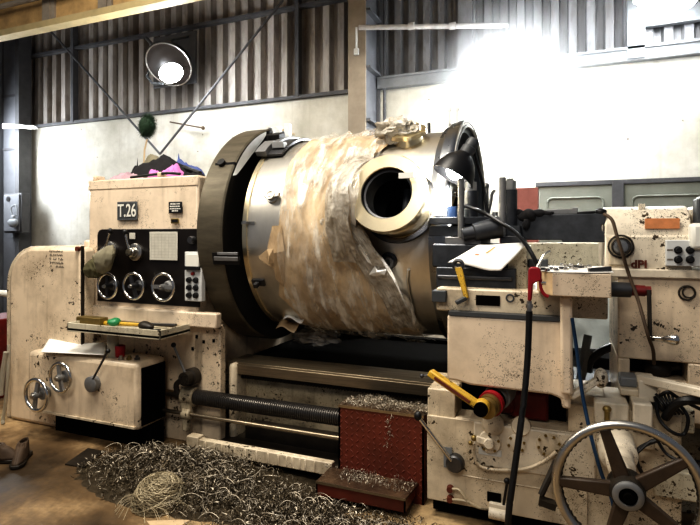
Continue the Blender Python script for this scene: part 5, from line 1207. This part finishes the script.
# ================================================================ SWARF
def curls(n_, fn, smin, smax, seed, mb=None):
    mb = mb or MB(); random.seed(seed)
    for k in range(n_):
        p = fn()
        if p is None: continue
        s = random.uniform(smin, smax); w_ = s * random.uniform(.07, .15); R = Euler((random.uniform(0, 6), random.uniform(0, 6), random.uniform(0, 6))).to_matrix()
        curl = random.uniform(2.0, 7.5); steps = 6; prev = None; pitch = random.uniform(.2, 1.3)
        for i in range(steps + 1):
            t_ = i / steps; a = curl * t_; q_ = V((math.cos(a) * s * .32, math.sin(a) * s * .32, (t_ - .5) * s * pitch)); x = p + R @ q_; x.z = max(x.z, .004)
            o_ = R @ V((0, 0, w_)); v0, v1 = mb.bm.verts.new(x), mb.bm.verts.new(x + o_)
            if prev: mb.bm.faces.new([prev[0], v0, v1, prev[1]])
            prev = (v0, v1)
    return mb
def hmound(x, y):                                    # height of the floor pile
    a = math.exp(-(((x + 1.75) / .75) ** 2 + ((y - 2.72) / .35) ** 2)); b = math.exp(-(((x + 2.35) / .55) ** 2 + ((y - 2.7) / .30) ** 2)); return .11 * b + .055 * a
def floorpile():
    for _ in range(20):
        x = random.uniform(-3.0, -.55); y = random.uniform(2.12, 3.0)
        den = math.exp(-(((x + 2.35) / .50) ** 2 + ((y - 2.72) / .30) ** 2)) + .8 * math.exp(-(((x + 1.45) / .65) ** 2 + ((y - 2.52) / .24) ** 2)) + .35 * math.exp(-(((x + .9) / .5) ** 2 + ((y - 2.55) / .2) ** 2))
        den = max(0, den - .12); den *= .6 + .9 * max(0, noise.noise(V((x * 4, y * 4, 2))) + .3)
        if random.random() < den: return V((x, y, hmound(x, y) * random.uniform(.7, 1.05) + .008))
    return None
mb = MB(); random.seed(21)
for k in range(170):
    p = floorpile()
    if p is None: continue
    a = random.uniform(0, 6.28); L_ = random.uniform(.05, .13); cv = random.uniform(-9, 9); pts = []
    for i in range(7):
        s_ = i / 6; pts.append(p + V((L_ * s_ * math.cos(a + cv * s_ * .2), L_ * s_ * math.sin(a + cv * s_ * .2), .012 + .02 * math.sin(s_ * PI))))
    mb.tube(pts, .0016, 4)
tag(obj('long_swarf_strands', mb, 'swarf', smooth=False), 'long thin steel strands lying over the chips on the floor', 'swarf', kind='stuff')
mb = MB()
def mfn(u, v):
    x = -3.0 + 2.4 * u; y = 2.15 + .9 * v; return V((x, y, hmound(x, y) * (.9 + .3 * noise.noise(V((x * 14, y * 14, 0)))) - .022))
mb.grid(mfn, 80, 40); tag(obj('swarf_heap_base', mb, 'swarf_dark'), 'dark oily bed of fine swarf spread on the floor before the lathe', 'swarf', kind='stuff')
tag(obj('floor_swarf', curls(2600, floorpile, .018, .055, 1), 'swarf', smooth=False), 'bright curled steel chips scattered over the floor before the lathe', 'swarf', kind='stuff')
tag(obj('dark_floor_swarf', curls(6500, floorpile, .016, .05, 2), 'swarf_dark', smooth=False), 'dark oily curled chips mixed through the heap on the floor', 'swarf', kind='stuff')
def upile():
    x = random.uniform(stx0 + .02, ax0 + .1); y = random.uniform(2.955, 3.10); h = .07 * math.sin(PI * min(1, max(0, (x - stx0) / (ax0 + .15 - stx0)))) ** .6 * (.6 + .6 * noise.noise(V((x * 8, y * 8, 0)))); return V((x, y, stz + .01 + random.uniform(0, 1) * max(.0, h)))
tag(obj('step_swarf', curls(1300, upile, .015, .030, 3), 'swarf', smooth=False), 'bright steel chips heaped on the upper red step', 'swarf', kind='stuff')
def lpile():
    x = tx0 + (tx1 - tx0) * min(1, max(.0, random.gauss(.5, .27))); y = random.uniform(2.80, 2.945)
    if noise.noise(V((x * 9, y * 9, 5))) < -.12: return None
    return V((x, y, .128 + random.random() * .022))
tag(obj('step_swarf', curls(420, lpile, .015, .030, 4), 'swarf', smooth=False), 'bright steel chips strewn on the lower red tread', 'swarf', kind='stuff')
def hang():
    z = random.uniform(.30, .5); return V((Xp(388, 2.94) + random.gauss(0, .012), 2.943, z))
tag(obj('hanging_swarf', curls(26, hang, .02, .04, 6), 'swarf', smooth=False), 'few steel curls hanging down the red front of the step', 'swarf', kind='stuff')
# tangled ball
bc_ = G(160, 503, 0.0); mb = MB(); random.seed(8)
for k in range(1300):
    a0 = random.uniform(0, 6.28); el = random.uniform(.02, 1.45); pts = []; R = random.uniform(.75, 1.0); dr = random.choice((-1, 1)) * random.uniform(.10, .28); de = random.uniform(-.12, .12)
    for i in range(8):
        a = a0 + dr * i; e_ = max(.02, min(1.5, el + de * i)); pts.append(bc_ + V((.160 * R * math.cos(a) * math.cos(e_), .160 * R * math.sin(a) * math.cos(e_), .165 * R * math.sin(e_) + .004)))
    mb.tube(pts, .0014, 3)
for k in range(14):
    a = random.uniform(3.2, 6.2); p = bc_ + V((.15 * math.cos(a), .15 * math.sin(a), .05)); q_ = bc_ + V((.24 * math.cos(a + .3), .24 * math.sin(a + .3), .012)); mb.tube([p, p.lerp(q_, .5) + V((0, 0, .02)), q_], .0014, 5)
t = tag(obj('swarf_ball', mb, metal('pale_wire_swarf', (.50, .43, .30), .5, .35, .3, 30)), 'round tangled nest of long wiry swarf on the floor', 'swarf', kind='stuff')
mb = MB(); mb.sphere(bc_, .125, (1.1, 1.1, .95), 20, .1)
bm_ = mb.bm
for v in bm_.verts: v.co.z = max(v.co.z, .002)
obj('nest_core', mb, 'swarf_dark', t)
# lid and flat pieces on the floor
def lid(px, py, r, label, mat='wood', name='disc_lid', sc=1):
    c = G(px, py, .06); mb = MB(); mb.lathe(c + V((0, 0, 0)), c + V((0, .004, .012)), [(0, 0), (0, r), (.8, r), (1, r * .9), (1, 0)], 28); return tag(obj(name, mb, mat), label, 'lid')
lid(224, 478, .048, 'small pale round disc lying in the chips left of the steps')
c = G(165, 523, .02); mb = MB(); mb.prism([c + V((-.10, -.03, 0)), c + V((.02, .03, 0)), c + V((.12, .05, .01)), c + V((.10, -.04, 0)), c + V((0, -.08, 0))], (0, 0, .006)); tag(obj('wood_chip', mb, 'wood'), 'pale flat wood piece on the floor in front of the swarf nest', 'wood')
c = G(82, 458, 0); mb = MB(); mb.prism([G(65, 465, .002), G(85, 468, .002), G(104, 452, .002), G(88, 449, .002)], (0, 0, .008)); tag(obj('steel_strip', mb, 'oily'), 'flat dark steel plate on the floor beside the chip heap', 'plate')
# shoes / rags at left
def shoe(px, py, rz, label, mat='brown', L_=.27):
    c = G(px, py, 0); t = thing('work_shoe', c, label, 'shoe', None); R = Matrix.Rotation(rz, 3, 'Z')
    def pt(x, y, z): return c + R @ V((x, y, z))
    mb = MB(); out = [(-.5, .12), (-.4, .16), (-.1, .13), (.15, .17), (.35, .17), (.48, .09), (.5, 0), (.48, -.09), (.35, -.16), (.15, -.16), (-.1, -.13), (-.4, -.15), (-.5, -.1)]
    mb.prism([pt(x * L_, y * L_, 0.004) for x, y in out], (0, 0, .022)); obj('sole', mb, 'oily', t, bevel=.004)
    def up(u, v):                                    # upper: from outline to collar
        a = 2 * PI * u; ex = .49 * math.cos(a); ey = (.155 + .02 * math.cos(a)) * math.sin(a)
        k = v; cx_ = -.24; ex2 = cx_ + .19 * math.cos(a); ey2 = .085 * math.sin(a)
        x = ex * (1 - k) + ex2 * k; y = ey * (1 - k) + ey2 * k; hh = .026 + (.085 if x > 0 else .10) * math.sin(min(1, k * 1.25) * PI / 2) * (1 - max(0, x) * .6)
        return pt(x * L_, y * L_, hh)
    mb = MB(); mb.grid(up, 36, 10); o = obj('upper', mb, mat, t); o.modifiers.new('s', 'SOLIDIFY').thickness = .006
    return t
shoe(3, 462, .5, 'worn brown shoe at the bottom left edge of the picture'); shoe(21, 462, -.9, 'worn brown shoe turned toward the gear guard')
mb = MB(); mb.tube(bez([P(9, 345, 2.93), P(8, 372, 2.92), P(6, 398, 2.93), P(3, 420, 2.94), V((Xp(3, 2.9), 2.9, .02))]), .014); mb.tube(bez([P(6, 352, 2.9), P(3, 372, 2.9), P(1, 395, 2.9)]), .02); tag(obj('pale_plastic_strips', mb, 'clear'), 'pale plastic strips hanging down left of the gear guard', 'plastic strip')
mb = MB(); c = P(-2, 318, 3.4); mb.box(c.x - .3, c.x + .10, 3.3, 3.7, 0, c.z); tag(obj('red_drum_box', mb, 'redoil', bevel=.01), 'dark red box at the left edge behind the gear guard', 'box')

# ================================================================ LIGHT
def area(name, loc, tgt, size, e, col=(1, 1, 1), sy=None):
    l = bpy.data.lights.new(name, 'AREA'); l.energy = e; l.size = size; l.color = col
    if sy: l.shape = 'RECTANGLE'; l.size_y = sy
    o = bpy.data.objects.new(name, l); C.objects.link(o); o.location = loc
    o.rotation_euler = (V(tgt) - V(loc)).to_track_quat('-Z', 'Y').to_euler(); return o
def point(name, loc, e, r, col=(1, 1, 1)):
    l = bpy.data.lights.new(name, 'POINT'); l.energy = e; l.shadow_soft_size = r; l.color = col
    o = bpy.data.objects.new(name, l); C.objects.link(o); o.location = loc; return o
area('front_fill', (-.8, -1.4, 4.6), (-1.8, 3.4, 1.0), 1.8, 75, (1.0, .94, .84), 1.2)  # soft fill added on the camera side for the front faces
area('bay_light_top', (-2.0, 1.6, 5.6), (-1.9, 3.8, 1.2), 1.6, 215, (1.0, .93, .82), 1.2)
area('bay_light_left', (-5.0, 1.4, 4.6), (-2.6, 3.6, 1.2), 1.4, 75, (1.0, .92, .78), 1.2)
point('floodlight_glow', L1 + V((0.05, -.05, -.35)), 290, .25, (.93, .97, 1))
area('floodlight_wash', L1 + V((.3, -.9, .2)), (-.2, 7, 3.2), 1.2, 35, (.9, .96, 1), 1.0)
point('dome_glow', P(171, 78, 5.8), 52, .2, (.93, .97, 1))
p = P(665, 5, 6.0); point('twin_glow', p, 25, .25, (.9, .96, 1))
area('window_daylight', (XL + .25, 5.8, 3.0), (-8.0, 7, 2.3), 1.0, 90, (.9, .95, 1), 1.4)
s = bpy.data.lights.new('wall_patch_spot', 'SPOT'); s.energy = 260; s.spot_size = .42; s.spot_blend = .7; s.shadow_soft_size = .1; s.color = (.92, .96, 1)  # added spot that makes the bright patch on the plaster
o = bpy.data.objects.new('wall_patch_spot', s); C.objects.link(o); o.location = (XL + .3, 4.6, 3.4); o.rotation_euler = (P(52, 165, 7) - o.location).to_track_quat('-Z', 'Y').to_euler()
s = bpy.data.lights.new('work_lamp_beam', 'SPOT'); s.energy = 55; s.spot_size = 1.9; s.shadow_soft_size = .05
o = bpy.data.objects.new('work_lamp_beam', s); C.objects.link(o); o.location = apex + ld * .19; o.rotation_euler = V((-.55, .1, -.5)).to_track_quat('-Z', 'Y').to_euler()
hz = N('glare_volume'); vs2 = hz.t.nodes.new('ShaderNodeVolumeScatter'); hz.t.links.new(vs2.outputs[0], hz.out.inputs['Volume'])  # added scatter volume imitating camera glare around the floodlight
gt = hz.t.nodes.new('ShaderNodeVectorMath'); gt.operation = 'LENGTH'; hz.l(hz.tc.outputs['Object'], gt.inputs[0])
hz.l(hz.math('MULTIPLY', hz.math('MAXIMUM', hz.math('SUBTRACT', 1.0, hz.math('DIVIDE', gt.outputs['Value'], .95)), 0.0), 5.0), vs2.inputs['Density'])
for l_ in list(hz.out.inputs['Surface'].links): hz.t.links.remove(l_)
mb = MB(); mb.sphere((0, 0, 0), .95, (1, 1, 1), 24); hzo = obj('lamp_glare', mb, hz.m); 
for v in hzo.data.vertices: v.co.z -= .95
hzo.location = L1; hzo.scale = (1, .3, 1); tag(hzo, 'bright haze made by an added volume around the hanging floodlight', 'glare', kind='stuff')
w = bpy.data.worlds.new('world'); bpy.context.scene.world = w; w.use_nodes = True
w.node_tree.nodes['Background'].inputs[0].default_value = (.80, .86, 1, 1); w.node_tree.nodes['Background'].inputs[1].default_value = .14
sc = bpy.context.scene
sc.view_settings.view_transform = 'Standard'
sc.view_settings.look = 'High Contrast'
sc.view_settings.exposure = .05
for o in bpy.data.objects:
    if '_o' in o.keys(): del o['_o']
